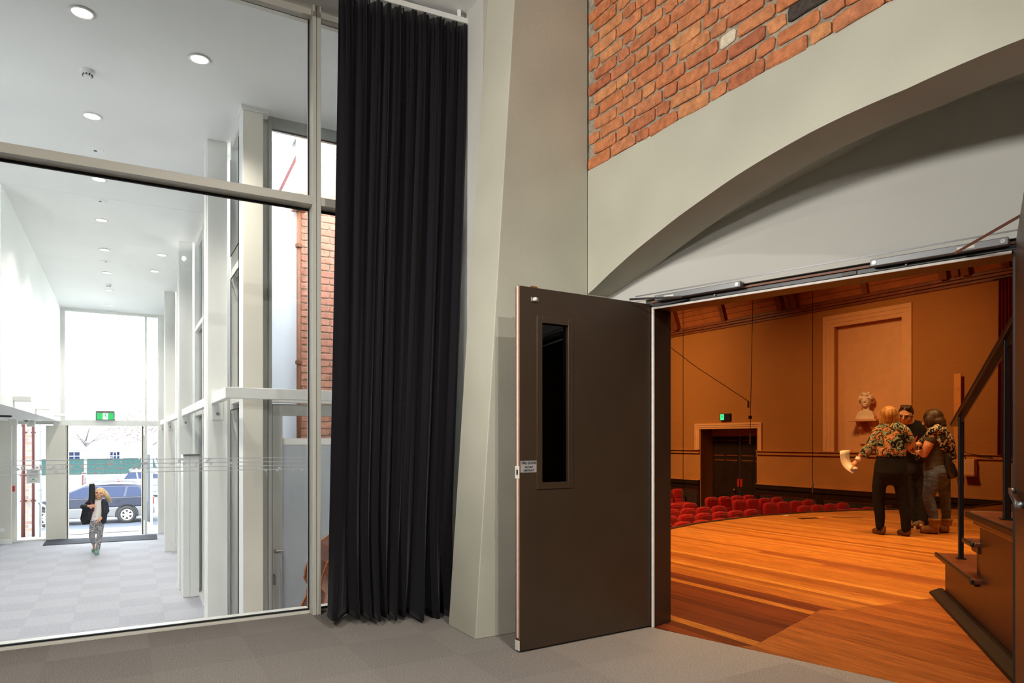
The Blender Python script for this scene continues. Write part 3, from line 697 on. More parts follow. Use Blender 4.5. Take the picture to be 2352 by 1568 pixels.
# ---- tall cabinet with a thin shelf top, standing against the glazing
q0 = FL.inverted() @ atz(420.5, 1373, ZL)
cab = empty('tall_cabinet', FL @ T(q0.x, q0.y, ZL), 'tall white two door cabinet with a thin overhanging dark edged top', 'cabinet')
Box('carcass', K['aluw'], 0, 0.21, 0.012, 0.42, 0.0, 2.02, cab, bevel=0.003)
Box('door', K['aluw'], 0.002, 0.085, 0, 0.012, 0.01, 2.01, cab, bevel=0.002); Box('door', K['aluw'], 0.089, 0.208, 0, 0.012, 0.01, 2.01, cab, bevel=0.002)
Box('top', K['closer'], -0.0, 0.22, -0.03, 0.43, 2.02, 2.035, cab)
# ---- ceiling fittings
ring = MB().lathe([(0.062, 0.0), (0.080, 0.0), (0.086, -0.006), (0.066, -0.010), (0.062, 0.0)], 28).mesh('trim_ring', K['sensor'], True)
lens = MB().lathe([(0.0, -0.004), (0.064, -0.004), (0.064, 0.0)], 28).mesh('lens', K['downlight'])
spots = [(188, 28), (458, 135), (211, 266), (227, 411), (233, 505), (240, 573), (372, 585), (245.5, 625.6), (355, 622), (250, 666), (252.6, 700)]
for i, (px, py) in enumerate(spots):
    p = atz(px, py, ZC)
    e = empty('downlight', T(p.x, p.y, ZC), 'round ceiling downlight close to the courtyard screen, deep clear lens' if i == 1 else 'small round ceiling downlight in the short row beside the columns' if i in (6, 8) else 'small round ceiling downlight in the long row down the lobby', 'light', None if i == 1 else 'downlights beside the columns' if i in (6, 8) else 'downlights down the middle of the lobby')
    link('trim_ring', ring, e); link('lens', lens, e)
    sp_ = lamp('downlight_lamp', 'SPOT', (0, 0, -0.03), 180, (1.0, 0.93, 0.84), spot=130, blend=0.8, radius=0.06); sp_.parent = e
def detector(px, py, lb):
    p = atz(px, py, ZC); e = empty('smoke_detector', T(p.x, p.y, ZC), lb, 'smoke detector')
    MB().lathe([(0.0, 0), (0.055, 0), (0.055, -0.016), (0.048, -0.022), (0.0, -0.022)], 24).build('base', K['sensor'], e, smooth=False)
    MB().lathe([(0.040, -0.022), (0.040, -0.028), (0.026, -0.050), (0.0, -0.052)], 24).build('dome', K['sensor'], e)
    for k in range(10):
        MB().box(0.028, 0.0385, -0.0055, 0.0055, -0.042, -0.030).build('vent_slot', K['gasket'], e, RZ(k*36))
detector(201, 163, 'white domed smoke detector between two ceiling downlights')
detector(249.6, 653, 'white domed smoke detector near the street end of the ceiling')
for px, py, lb in ((219, 345, 'flat white sensor disc close to the glass screen transom'), (230, 461, 'flat white sensor disc just past the ceiling joint'), (243, 600, 'flat white sensor disc between lit downlights further down')):
    p = atz(px, py, ZC); e = empty('ceiling_sensor', T(p.x, p.y, ZC), lb, 'sensor')
    MB().lathe([(0.0, -0.006), (0.072, -0.006), (0.078, 0)], 26).build('disc', K['sensor'], e)
    MB().lathe([(0.0, -0.014), (0.012, -0.012), (0.018, -0.006)], 14).build('eye', K['closer'], e)
# small wall lights on the upper wall and boxes under the soffit
for i, (px0, px1, py, h) in enumerate(((23, 57, 915.5, 0.05), (78, 103, 936, 0.05), (124, 144, 952.5, 0.05))):
    q = on(FL, 0, -1.235, (px0+px1)/2-8, py)
    e = tag(Box('wall_light', K['sensor'], 0, 0.19, -0.09, 0.09, -0.03, 0.03, None, FL @ T(-1.235, q.y, q.z), bevel=0.003), 'small white box light on the upper wall, '+('furthest from the street glazing', 'between two others', 'against the street glazing')[i], 'light', 'box lights on the upper wall')
for px, py, s, lb in ((30, 962, 0.1, 'small grey box hung from the soffit beside the emergency light'), (71.5, 971, 0.1, 'small grey box hung from the soffit beside the window head')):
    q = on(FL, 2, 0, 0, 0) if False else None
    d = ray(px, py-5); t = (1.615-CZ)/d.z; p = Vector((d.x*t, d.y*t, 1.615)) if d.z > 0 else None
    p = FL.inverted() @ aty(px, py, 13.5 if px < 50 else 14.6); 
    e = empty('soffit_box', FL @ T(p.x, p.y, 1.615), lb, 'sensor')
    Box('body', K['alu'], -0.07, 0.07, -0.07, 0.07, -0.13, -0.012, e, bevel=0.004); Box('base', K['sensor'], -0.05, 0.05, -0.05, 0.05, -0.012, 0, e)
p = FL.inverted() @ aty(10, 950, 11.5)
e = empty('emergency_light', FL @ T(p.x, p.y, 1.615), 'low bar shaped emergency light under the lobby soffit', 'light')
Box('housing', K['gasket'], -0.16, 0.10, -0.06, 0.06, -0.03, 0, e, bevel=0.006); Box('diffuser', K['sensor'], -0.15, 0.09, -0.05, 0.05, -0.055, -0.03, e, bevel=0.01)
p = FL.inverted() @ aty(61, 964, 13.8)
e = empty('smoke_detector', FL @ T(p.x, p.y, 1.615), 'white smoke detector under the low soffit', 'smoke detector')
MB().lathe([(0, 0), (0.06, 0), (0.055, -0.02), (0, -0.02)], 18).build('base', K['sensor'], e); MB().lathe([(0.04, -0.02), (0.03, -0.05), (0, -0.05)], 18).build('dome', K['closer'], e)
# wall plates and the fire call point on the cream wall
q = fl(3, 1217, 18.2); sk = Box('power_socket', K['sensor'], -0.05, 0.05, -0.012, 0, -0.035, 0.035, None, FL @ T(q.x, 18.2, q.z), bevel=0.003)
tag(sk, 'white power socket low on the cream lobby wall', 'socket')
q = fl(28, 1122, BE-0.1); tag(Box('fire_call_point', mat('call_point_red', (206, 40, 44), 0.4), -0.05, 0.05, -0.04, 0, -0.06, 0.06, None, FL @ T(q.x, BE-0.1, q.z), bevel=0.004), 'small red fire call point on the window post', 'call point')
# notice on the window glass
q = fl(76.5, 1094, BE-0.008); nt_ = empty('paper_notice', FL @ T(q.x, BE-0.006, q.z), 'white printed notice taped inside the lobby window', 'notice')
Box('sheet', K['sensor'], -0.12, 0.12, -0.001, 0.001, -0.15, 0.15, nt_)
for k, (w, z) in enumerate(((0.09, 0.11), (0.08, 0.09), (0.085, 0.03), (0.08, -0.01), (0.07, -0.10))): Box('text_line', mat('print_grey_%d' % k, (150, 140, 140), 0.7), -w, w, -0.002, -0.001, z-0.004, z+0.004, nt_)
Box('print_mark', mat('print_green', (60, 160, 110), 0.7), -0.02, 0.02, -0.002, -0.001, -0.075, -0.05, nt_)
# ---- double bass leaning behind the glass beside the curtain
K['varnish'] = mat('amber_varnish', (176, 92, 34), 0.25, var=0.3, vscale=9)
K['varnishd'] = mat('dark_varnish', (92, 42, 18), 0.25, var=0.3, vscale=9)
half = [(0.0, 0), (0.09, 0.005), (0.165, 0.04), (0.205, 0.11), (0.215, 0.19), (0.195, 0.265), (0.165, 0.30), (0.158, 0.315), (0.128, 0.34), (0.115, 0.40), (0.122, 0.46), (0.150, 0.485), (0.165, 0.50), (0.172, 0.56), (0.165, 0.63), (0.13, 0.70), (0.07, 0.745), (0.02, 0.755)]
outl = half+[(-x, z) for x, z in half[::-1][:-1]][0:]
p = FL.inverted() @ aty(712, 1540, 5.45)
ce = empty('double_bass', FL @ T(p.x, p.y, -0.63) @ RZ(-29.6) @ Matrix.Rotation(R(16), 4, 'Y') @ RZ(58) @ Matrix.Scale(1.46, 4), 'amber varnished double bass leaning behind the glass by the curtain', 'double bass')
MB().prism([(x*1.03, z) for x, z in outl], -0.006, 0.006, 'y', T(0, -0.066, 0)).build('front_plate', K['varnish'], ce, bevel=0.004)
MB().prism([(x*1.03, z) for x, z in outl], -0.006, 0.006, 'y', T(0, 0.066, 0)).build('back_plate', K['varnish'], ce, bevel=0.004)
MB().prism(outl, -0.06, 0.06, 'y').build('ribs', K['varnishd'], ce)
MB().tube([(0, -0.085, 0.72), (0, -0.06, 1.0), (0, -0.05, 1.02)], (0.018, 0.022), 10).build('neck', K['varnishd'], ce)
MB().tube([(0, -0.10, 0.42), (0, -0.085, 1.0)], (0.02, 0.008), 8).build('fingerboard', K['black'], ce)
MB().lathe([(0, -0.03), (0.03, -0.03), (0.034, -0.01), (0.034, 0.01), (0.03, 0.03), (0, 0.03)], 16, T(0, -0.03, 1.14) @ Matrix.Rotation(math.pi/2, 4, 'Y')).build('scroll', K['varnishd'], ce)
MB().tube([(0, -0.055, 1.0), (0, -0.045, 1.14)], (0.016, 0.02), 8).build('pegbox', K['varnishd'], ce)
Box('bridge', K['varnish'], -0.04, 0.04, -0.15, -0.07, 0.33, 0.34, ce)
MB().prism([(-0.03, 0.06), (0.03, 0.06), (0.045, 0.26), (-0.045, 0.26)], -0.12, -0.10, 'y').build('tailpiece', K['black'], ce)
MB().tube([(0, 0, 0), (0, 0, -0.28)], 0.006, 6).build('endpin', K['steel'], ce)
for s in (-1, 1): MB().tube([(s*0.075, -0.0735, 0.42), (s*0.06, -0.0735, 0.37), (s*0.075, -0.0735, 0.30), (s*0.06, -0.0735, 0.25)], 0.004, 6).build('sound_hole', K['black'], ce)

# ================================================================ outside the glass
K['render'] = mat('lavender_render', (228, 229, 238), 0.8, var=0.03, vscale=2)
K['paving'] = mat('concrete_paving', (168, 166, 162), 0.9, var=0.08, vscale=4)
K['asphalt'] = mat('asphalt', (66, 72, 84), 0.9, var=0.1, vscale=3)
K['maroon'] = mat('maroon_paint', (84, 22, 26), 0.5, var=0.06)
K['teal'] = mat('teal_fence', (18, 58, 56), 0.7, var=0.08, vscale=10)
# courtyard: pale wall, downpipe, brick wall
YB = 8.5
gr = Box('floor_courtyard', K['white'], 1.12, 6.0, 6.75, 20.0, ZL-0.25, ZL-0.03, None, FL); struct(gr, 'courtyard floor outside the side glazing, whitened to bounce light', 'floor')  # unseen floor made white instead of concrete, to bounce daylight
c0, c1x, c2x = fa_(560, YB), fa_(684, YB), fa_(694, YB)
zc_ = fl(650, 478, YB).z
struct(Box('wall_courtyard', K['render'], c0, c1x, YB, YB+0.25, ZL-0.2, zc_, None, FL), 'smooth lavender grey wall across the courtyard', 'wall')
pz = fl(688, 480, YB-0.1).z
dp = empty('downpipe', FL @ T((c1x+c2x)/2-0.035, YB-0.10, ZL-0.03), 'copper coloured rainwater pipe beside the courtyard brickwork', 'downpipe')
MB().tube([(0, 0, 0), (0, 0, pz-ZL)], 0.027, 14).build('pipe', K['copper'], dp, smooth=True)
for z in (1.3, 3.2, 4.6): MB().lathe([(0.042, -0.02), (0.042, 0.02)], 14, T(0, 0, z)).build('bracket', K['copper'], dp)
Box('rainwater_head', K['copper'], -0.08, 0.08, -0.06, 0.06, pz-ZL, pz-ZL+0.16, dp, bevel=0.01)
bk = Box('wall_courtyard_brick', K['mortar'], c2x-0.02, 2.62, YB+0.01, YB+0.25, ZL-0.2, 5.2, None, FL); struct(bk, 'red brick courtyard wall behind the rainwater pipe', 'wall')
rb = [brick_mesh(0.226, 0.071, 0.006, 0.002, 'brick', K['rbrick']) for _ in range(4)]
rbh = brick_mesh(0.108, 0.071, 0.006, 0.002, 'brick', K['rbrick'])
for r in range(62):
    for k in range(3):
        z = ZL+0.04+r*0.085; x = c2x+0.10+k*0.236-(0.118 if r % 2 else 0)
        link('brick', rbh if k == 0 and r % 2 else random.choice(rb), bk, T(c2x+0.045 if k == 0 and r % 2 else x, YB+0.006, z) @ RZ(90))
# gabled roof edge seen high through the courtyard screen
ga = empty('gabled_roof', FL @ T(fa_(625, 10.0), 10.0, 3.9), 'pale gabled roof edge with red trim above the courtyard', 'roof')
MB().prism([(-0.1, 1.0), (0.62, 2.6), (0.62, 2.2), (-0.1, 0.75)], 0, 1.5, 'y').build('roof_slope', K['white'], ga)
MB().prism([(0.0, 0.62), (0.62, 2.05), (0.62, 1.95), (0.0, 0.52)], -0.05, 0, 'y').build('barge_board', K['maroon'], ga)
Box('gutter', K['white'], -0.12, 0.06, -0.06, 1.5, 0.40, 0.62, ga)
# ground falling to the street
gd_ = MB(); gd_.add([(-60, BE+0.10, ZL-0.02), (2.6, BE+0.10, ZL-0.02), (2.6, 20.4, ZL-0.02), (-60, 20.4, ZL-0.02), (2.6, 24.0, -1.95), (-60, 24.0, -1.95), (2.6, 26.5, -1.95), (-60, 26.5, -1.95)], [(0, 1, 2, 3), (3, 2, 4, 5), (5, 4, 6, 7)])
struct(gd_.build('floor_pavement', K['paving'], None, FL), 'pale concrete pavement sloping to the street', 'pavement')
struct(MB().add([(-200, 26.5, -1.97), (200, 26.5, -1.97), (200, 160, -1.97), (-200, 160, -1.97)], [(0, 1, 2, 3)]).build('floor_street', K['asphalt'], None, FL), 'bright street and parking area outside the entrance', 'street')
om = [FL.inverted() @ atz(px, py, ZL-0.09) for px, py in ((150, 1236), (318, 1226), (314, 1220), (168, 1229))]
tag(MB().prism([(q.x, max(q.y, BE+0.2)) for q in om], ZL-0.02, ZL-0.006).build('door_mat', mat('outdoor_mat', (104, 102, 112), 0.95, var=0.2, vscale=120), None, FL), 'grey outdoor mat on the pavement at the entrance', 'mat')
# brick pier with maroon pipes and rails outside the lobby window
PB = 19.6
x0, x1 = fa_(38, PB), fa_(84, PB)
pr = Box('brick_pier', K['render'], x0, x1, PB, PB+0.5, ZL-0.4, 3.0, None, FL)
tag(pr, 'pale brick pier outside the lobby window', 'pier')
rb2 = [brick_mesh(0.226, 0.071, 0.006, 0.002, 'brick', mat('pale_brick_%d' % k, c, 0.85, var=0.1, vscale=20)) for k, c in enumerate(((228, 200, 186), (214, 182, 168), (236, 212, 200)))]
for r in range(31):
    for k in range(3):
        xx = x0+0.115+k*0.236-(0.118 if r % 2 else 0)
        if xx+0.1 > x1 or xx-0.1 < x0-0.03: continue
        link('brick', random.choice(rb2), pr, T(xx, PB, ZL+0.04+r*0.085) @ RZ(90))
for p0, p1, lb in ((48, 58, 'wide maroon pipe on the brick pier outside the window'), (73, 80, 'slim maroon pipe on the edge of the brick pier')):
    a, b = fa_(p0, PB-0.17), fa_(p1, PB-0.17)
    e = empty('downpipe', FL @ T((a+b)/2, PB-0.17, ZL-0.1), lb, 'downpipe')
    MB().tube([(0, 0, 0), (0, 0, 3.4)], (b-a)/2, 12).build('pipe', K['maroon'], e, smooth=True)
    for z in (0.9, 1.5, 2.5): Box('bracket', K['maroon'], -(b-a)/2-0.02, (b-a)/2+0.02, 0.0, 0.155, z, z+0.03, e)
p = FL.inverted() @ aty(92, 1150, 21.0)
lp = empty('light_pole', FL @ T(p.x, p.y, -1.55), 'slender grey light pole outside the lobby window', 'pole')
MB().lathe([(0.10, 0), (0.10, 0.05), (0.05, 0.08), (0.045, 1.2), (0.06, 1.22), (0.06, 1.3), (0.04, 1.32), (0.035, 3.0), (0.05, 3.02), (0.035, 3.06), (0.03, 6.0)], 14).build('shaft', K['closer'], lp)
hrail = empty('handrail', FL @ T(fa_(88, 19.3)+0.03, 19.3, ZL-0.2), 'stainless steel handrail on posts outside the lobby window', 'handrail')
for k, (x, y) in enumerate(((0, 0), (0.03, 1.2), (0.06, 2.3))): MB().tube([(x, y, -0.4), (x, y, 0.95-0.15*y)], 0.024, 10).build('post', K['steel'], hrail)
MB().tube([(-0.01, -0.1, 0.97), (0.065, 2.4, 0.59)], 0.026, 10).build('top_rail', K['steel'], hrail)

# ---- cars
K['carblue'] = mat('car_slate_blue', (46, 50, 66), 0.25, metal=0.3, var=0.02)
K['carsilver'] = mat('car_silver', (112, 112, 114), 0.3, metal=0.3, var=0.02)
K['carpale'] = mat('car_pale_silver', (130, 136, 148), 0.3, metal=0.2, var=0.02)
K['tyre'] = mat('tyre_rubber', (44, 42, 42), 0.8)
K['carglass'] = mat('car_window', (26, 38, 66), 0.15, var=0.1, vscale=2, spec=0.2)
K['tail'] = mat('tail_lamp_red', (220, 44, 40), 0.3)
def car(name, M, upper, lower, label, group=None, estate=True):
    e = empty(name, M, label, 'car')
    # side view: x forward, rear bumper at 0
    top = [(0.06, 0.62), (0.02, 0.80), (0.10, 0.98), (0.55, 1.0), (3.35, 0.98), (3.9, 0.90), (4.45, 0.78), (4.68, 0.62)]
    def ring_body(poly, hw, nm, m): return MB().prism(poly, -hw, hw, 'y').build(nm, m, e, bevel=0.035, seg=3)
    ring_body(top, 0.86, 'upper_body', upper)
    ring_body([(0.0, 0.36), (0.02, 0.62), (4.70, 0.62), (4.72, 0.40), (4.5, 0.24), (0.15, 0.26)], 0.875, 'lower_body', lower)
    roofr = 0.42 if estate else 0.75
    bx = [(0.16, 0.98), (3.42, 0.98)]; tx = [(roofr, 1.44), (2.30, 1.46)]
    cb = MB(); 
    cb.add([(bx[0][0], -0.80, 0.98), (bx[1][0], -0.80, 0.98), (tx[1][0], -0.60, 1.46), (1.4, -0.61, 1.49), (tx[0][0], -0.60, 1.44),
            (bx[0][0], 0.80, 0.98), (bx[1][0], 0.80, 0.98), (tx[1][0], 0.60, 1.46), (1.4, 0.61, 1.49), (tx[0][0], 0.60, 1.44)],
           [(0, 1, 2, 3, 4), (5, 9, 8, 7, 6), (0, 5, 6, 1), (1, 6, 7, 2), (2, 7, 8, 3), (3, 8, 9, 4), (4, 9, 5, 0)])
    cb.build('cabin', upper, e, bevel=0.03, seg=2)
    wins = [[(0.34, 1.02), (1.00, 1.02), (0.92, 1.37), (0.56, 1.36)], [(1.06, 1.02), (2.02, 1.02), (1.98, 1.40), (0.98, 1.38)], [(2.10, 1.02), (3.18, 1.02), (2.36, 1.38), (2.06, 1.40)]]
    for s in (-1, 1):
        for wv in wins:
            MB().add([(x, s*(0.80-(z-0.98)*0.42+0.006), z) for x, z in wv]+[(x, s*(0.80-(z-0.98)*0.42-0.02), z) for x, z in wv],
                     [(0, 1, 2, 3), (4, 7, 6, 5)]+[(i, (i+1) % 4, 4+(i+1) % 4, 4+i) for i in range(4)]).build('side_window', K['carglass'], e)
        MB().tube([(0.6, s*0.60, 1.47), (0.75, s*0.62, 1.53), (2.0, s*0.62, 1.55), (2.25, s*0.60, 1.48)], 0.018, 8).build('roof_rail', K['closer'], e)
        MB().ell((2.95, s*0.98, 1.06), (0.10, 0.11, 0.08)).build('wing_mirror', lower, e, smooth=True)
        for x in (1.15, 2.15): Box('door_handle', K['gasket'], x, x+0.16, s*0.865-0.012, s*0.865+0.012, 0.83, 0.86, e)
        Box('tail_lamp', K['tail'], 0.02, 0.16, s*0.80-0.075, s*0.80+0.075, 0.70, 0.98, e, bevel=0.02)
        for wx in (0.95, 3.62):
            arc = [(wx+0.375*math.cos(t), s*0.868, 0.33+0.375*math.sin(t)) for t in [math.pi*k/12 for k in range(-1, 14)]]
            MB().tube(arc, (0.022, 0.03), 6).build('wheel_arch', K['gasket'], e)
            disc = MB().lathe([(0, -0.02), (0.345, -0.02), (0.345, 0.02), (0, 0.02)], 24, T(wx, s*0.862, 0.33) @ Matrix.Rotation(math.pi/2, 4, 'X')).build('wheel_well', K['gasket'], e)
            wm = T(wx, s*0.80, 0.325) @ Matrix.Rotation(-s*math.pi/2, 4, 'X')
            wh = MB().lathe([(0.20, -0.09), (0.30, -0.10), (0.325, -0.07), (0.325, 0.07), (0.30, 0.10), (0.205, 0.10), (0.205, 0.06)], 28).build('wheel', K['tyre'], e, wm, smooth=True)
            MB().lathe([(0, 0.055), (0.03, 0.06), (0.205, 0.062), (0.205, 0.04), (0, 0.04)], 24).build('rim', K['closer'], wh)
            for k in range(6):
                Box('spoke', K['sensor'], 0.02, 0.195, -0.032, 0.032, 0.06, 0.095, wh, RZ(k*60), bevel=0.006)
            MB().lathe([(0.175, 0.06), (0.175, 0.10), (0.207, 0.10), (0.207, 0.06)], 28).build('rim_lip', K['sensor'], wh)
    return e
pw = atz(291, 1190, -1.97)
Mc = T(pw.x, pw.y, -1.97) @ RZ(29.6+180) @ T(-0.95, 0.875, 0)
car('car', Mc, K['carblue'], K['carsilver'], 'slate blue and silver estate car parked outside the entrance')
pw = aty(268, 1090, 38.0)
car('car', T(pw.x, pw.y, -1.97) @ RZ(29.6) @ T(4.7, 0, 0) @ RZ(180) if False else T(pw.x, pw.y, -1.97) @ RZ(29.6), K['carpale'], K['carpale'], 'pale silver hatchback behind the parked estate car', estate=False)
# ---- bollard, fence, house, trees across the street
p = atz(193, 1107, -1.97)
p = aty(193, 1105, 46.0)
bo = empty('bollard', T(p.x, p.y, -1.97), 'brown timber bollard on the far kerb', 'bollard')
MB().lathe([(0.14, 0), (0.14, 0.95), (0.10, 1.02), (0, 1.02)], 10).build('post', K['maroon'], bo); MB().lathe([(0.145, 0.82), (0.145, 0.88)], 10).build('band', K['sensor'], bo)
fy = FL.inverted() @ aty(240, 1060, 58.0)
ztop = aty(240, 1054, 58.0).z
fe = empty('fence', FL @ T(fy.x, fy.y, -1.97), 'long teal ribbed metal fence across the street', 'fence')
fp = MB(); n = 170
for k in range(n):
    xx = -14+k*0.17; d = 0.03 if k % 2 else 0.0
    fp.add([(xx, d, 0.25), (xx+0.17, 0.03-d, 0.25), (xx+0.17, 0.03-d, ztop+1.97), (xx, d, ztop+1.97)], [(0, 1, 2, 3)])
fp.build('ribbed_sheet', K['teal'], fe); Box('cap_rail', K['teal'], -14, 15, -0.03, 0.06, ztop+1.97, ztop+2.03, fe); Box('kerb', K['paving'], -14, 15, -0.3, 0.1, 0, 0.25, fe)
hb = FL.inverted() @ aty(215, 1040, 66.0)
ho = empty('house', FL @ T(hb.x, hb.y, -1.97), 'white weatherboard house with gabled roof behind the teal fence', 'house')
hz = lambda py: aty(215, py, 66.0).z+1.97
Box('wall', K['white'], -6, 12, 0, 7, 0, hz(1030), ho)
for k in range(10): Box('weatherboard', K['white'], -6, 12, -0.05, 0.0, hz(1058)-0.5+k*0.17, hz(1058)-0.5+k*0.17+0.15, ho)
for x0, x1 in ((-2.55, -1.1), (1.35, 2.2)):
    w_ = Box('window', K['white'], x0-0.1, x1+0.1, -0.12, 0, hz(1057), hz(1036), ho)
    nx = 3
    for i in range(nx):
        for j in range(2):
            ww = (x1-x0)/nx; hh = (hz(1037)-hz(1056.5))/2
            Box('pane', K['carglass'], x0+i*ww+0.03, x0+(i+1)*ww-0.03, -0.15, -0.12, hz(1056.5)+j*hh+0.03, hz(1056.5)+(j+1)*hh-0.03, w_)
MB().prism([(-0.8, hz(1032)), (8.2, hz(1032)), (7.8, hz(1000)), (-0.8, hz(1000))], -6.6, 12.6, 'x').build('roof', mat('pale_iron_roof', (206, 214, 222), 0.5), ho)
gb = MB().prism([(-2.6, hz(1000)), (1.8, hz(1000)), (-0.4, hz(918))], -1.0, 0.6, 'y').build('gable', K['white'], ho)
Box('finial', K['white'], -0.45, -0.35, -1.05, -0.95, hz(918), hz(905), gb)
K['bark'] = mat('pale_bark', (132, 126, 124), 0.9, var=0.2, vscale=12)
def tree(px, py_base, Y, h, lean, leaves, leafcol, label, seed, spread=1.0):
    random.seed(seed); p = aty(px, py_base, Y)
    e = empty('tree', T(p.x, p.y, -1.97), label, 'tree'); tips = []
    tb = MB(); tb.tube([(0, 0, 0), (lean*0.3, 0, h*0.25), (lean*0.6, 0.1, h*0.45)], [0.10, 0.08, 0.07], 8); tb.build('trunk', K['bark'], e, smooth=True)
    for k in range(9):
        a = 2*math.pi*k/9+random.uniform(-.4, .4); l = random.uniform(1.6, 3.0)*spread; z0 = h*random.uniform(0.34, 0.46)
        s = Vector((lean*z0/h*1.3, 0, z0)); d = Vector((math.cos(a), math.sin(a)*0.7, random.uniform(0.2, 0.9)))
        m = s+d*l*0.5+Vector((0, 0, random.uniform(-.1, .2))); t = s+d*l
        br = MB().tube([s, m, t], [0.055, 0.035, 0.012], 6).build('branch', K['bark'], e, smooth=True)
        for q in range(4):
            u0 = s.lerp(t, random.uniform(0.4, 0.95)); t2 = u0+Vector((random.uniform(-1, 1), random.uniform(-.7, .7), random.uniform(-.3, .8)))*spread
            MB().tube([u0, u0.lerp(t2, .5)+Vector((0, 0, .06)), t2], [0.02, 0.014, 0.005], 5).build('twig', K['bark'], br); tips += [t2, u0.lerp(t2, .6)]
        tips.append(t)
    if leaves:
        lm = MB()
        for k in range(leaves):
            c = random.choice(tips)+Vector((random.gauss(0, .28), random.gauss(0, .28), random.gauss(-.05, .24))) if k % 3 == 0 else Vector((lean*1.25+random.gauss(0, 1.25), random.gauss(0, .8), h*0.55+random.gauss(0, .85)))
            a, b = Vector((random.uniform(-1, 1), random.uniform(-1, 1), random.uniform(-1, 1))).normalized()*0.07, Vector((random.uniform(-1, 1), random.uniform(-1, 1), random.uniform(-1, 1))).normalized()*0.05
            lm.add([c-a, c+b, c+a, c-b], [(0, 1, 2, 3)])
        lo = lm.build('foliage', mat('leaf_'+str(seed), leafcol, 0.8, var=0.3, vscale=5), e); lo['kind'] = 'stuff'
    return e
tree(195, 1110, 44.0, 7.2, 0.1, 0, None, 'bare pale street tree beside the bollard', 3, 1.1)
tree(372, 1108, 52.0, 7.6, -2.0, 3600, (140, 112, 102), 'street tree with thin brown leaves right of the entrance opening', 5, 1.35)
random.seed(21)

# ================================================================ the auditorium seen through the doorway
def line_mat(name, col, pitch, rough=0.7, depth=0.35, dark=0.88):
    """paint over fine horizontal boarding too small to build board by board"""
    m, nt, b = new_mat(name); N = nt.nodes; L = nt.links; b.inputs['Roughness'].default_value = rough; b.inputs['Specular IOR Level'].default_value = 0.25
    g = N.new('ShaderNodeNewGeometry'); s = N.new('ShaderNodeSeparateXYZ'); L.new(g.outputs['Position'], s.inputs[0])
    mo = N.new('ShaderNodeMath'); mo.operation = 'MODULO'; mo.inputs[1].default_value = pitch
    ad = N.new('ShaderNodeMath'); ad.operation = 'ADD'; ad.inputs[1].default_value = 10; L.new(s.outputs['Z'], ad.inputs[0]); L.new(ad.outputs[0], mo.inputs[0])
    mr = N.new('ShaderNodeMapRange'); mr.inputs[1].default_value = 0; mr.inputs[2].default_value = 0.012; mr.inputs[3].default_value = dark; mr.inputs[4].default_value = 1; L.new(mo.outputs[0], mr.inputs[0])
    n = N.new('ShaderNodeTexNoise'); n.inputs['Scale'].default_value = 2.0; L.new(g.outputs['Position'], n.inputs['Vector'])
    m2 = N.new('ShaderNodeMapRange'); m2.inputs[3].default_value = 0.94; m2.inputs[4].default_value = 1.06; L.new(n.outputs[0], m2.inputs[0])
    mu = N.new('ShaderNodeMath'); mu.operation = 'MULTIPLY'; L.new(mr.outputs[0], mu.inputs[0]); L.new(m2.outputs[0], mu.inputs[1])
    sc = N.new('ShaderNodeVectorMath'); sc.operation = 'SCALE'; sc.inputs[0].default_value = lin(col)[:3]; L.new(mu.outputs[0], sc.inputs['Scale']); L.new(sc.outputs[0], b.inputs['Base Color'])
    return m
K['hallwall'] = line_mat('tan_boarded_wall', (178, 118, 62), 0.105)
K['hallplain'] = mat('tan_painted_wall', (190, 128, 68), 0.7, var=0.05, vscale=2)
K['halltrim'] = mat('pinkish_cream_trim', (230, 172, 124), 0.6, var=0.03)
K['wains'] = mat('dark_oak', (44, 30, 22), 0.4, var=0.25, vscale=8)
K['wainsp'] = mat('dark_slate_panel', (58, 50, 46), 0.5, var=0.1)
K['oak'] = mat('dark_red_timber', (132, 70, 40), 0.5, var=0.2, vscale=5)
K['cove'] = ramp_mat('red_brown_ceiling_board', ((172, 98, 56), (186, 108, 62), (160, 90, 52)), 0.6, 3, 0.2, 0.1, 30)
K['seat'] = mat('red_wool_upholstery', (176, 22, 28), 0.9, var=0.14, vscale=60, sheen=0.4, spec=0.15)
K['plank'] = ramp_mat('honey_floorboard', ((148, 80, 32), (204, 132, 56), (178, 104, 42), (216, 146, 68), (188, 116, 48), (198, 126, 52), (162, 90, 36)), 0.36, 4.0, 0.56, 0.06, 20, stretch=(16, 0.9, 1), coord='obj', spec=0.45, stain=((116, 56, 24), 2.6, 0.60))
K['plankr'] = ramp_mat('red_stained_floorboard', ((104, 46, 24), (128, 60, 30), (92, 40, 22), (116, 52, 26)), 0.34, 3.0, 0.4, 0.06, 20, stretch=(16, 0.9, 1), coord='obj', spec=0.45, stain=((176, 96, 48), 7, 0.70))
K['plankw'] = ramp_mat('worn_floorboard', ((152, 84, 36), (174, 100, 44), (162, 92, 38), (138, 72, 30)), 0.40, 4.0, 0.52, 0.06, 20, stretch=(16, 0.9, 1), coord='obj', spec=0.4, stain=((120, 60, 28), 3.0, 0.58))
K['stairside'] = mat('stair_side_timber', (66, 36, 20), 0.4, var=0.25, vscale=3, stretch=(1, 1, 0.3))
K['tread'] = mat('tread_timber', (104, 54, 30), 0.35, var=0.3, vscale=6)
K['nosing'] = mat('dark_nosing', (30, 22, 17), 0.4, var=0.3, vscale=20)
K['bust'] = mat('plaster_bust', (240, 212, 190), 0.8, var=0.05)
K['lightwood'] = mat('light_timber', (226, 146, 70), 0.5, var=0.1)
XW, ZF = 16.45, -1.25
def wy(px): return on(FA, 0, XW, px, HY).y
def wz(px, py): return on(FA, 0, XW, px, py).z
Y0, Y1 = -5.0, 33.0
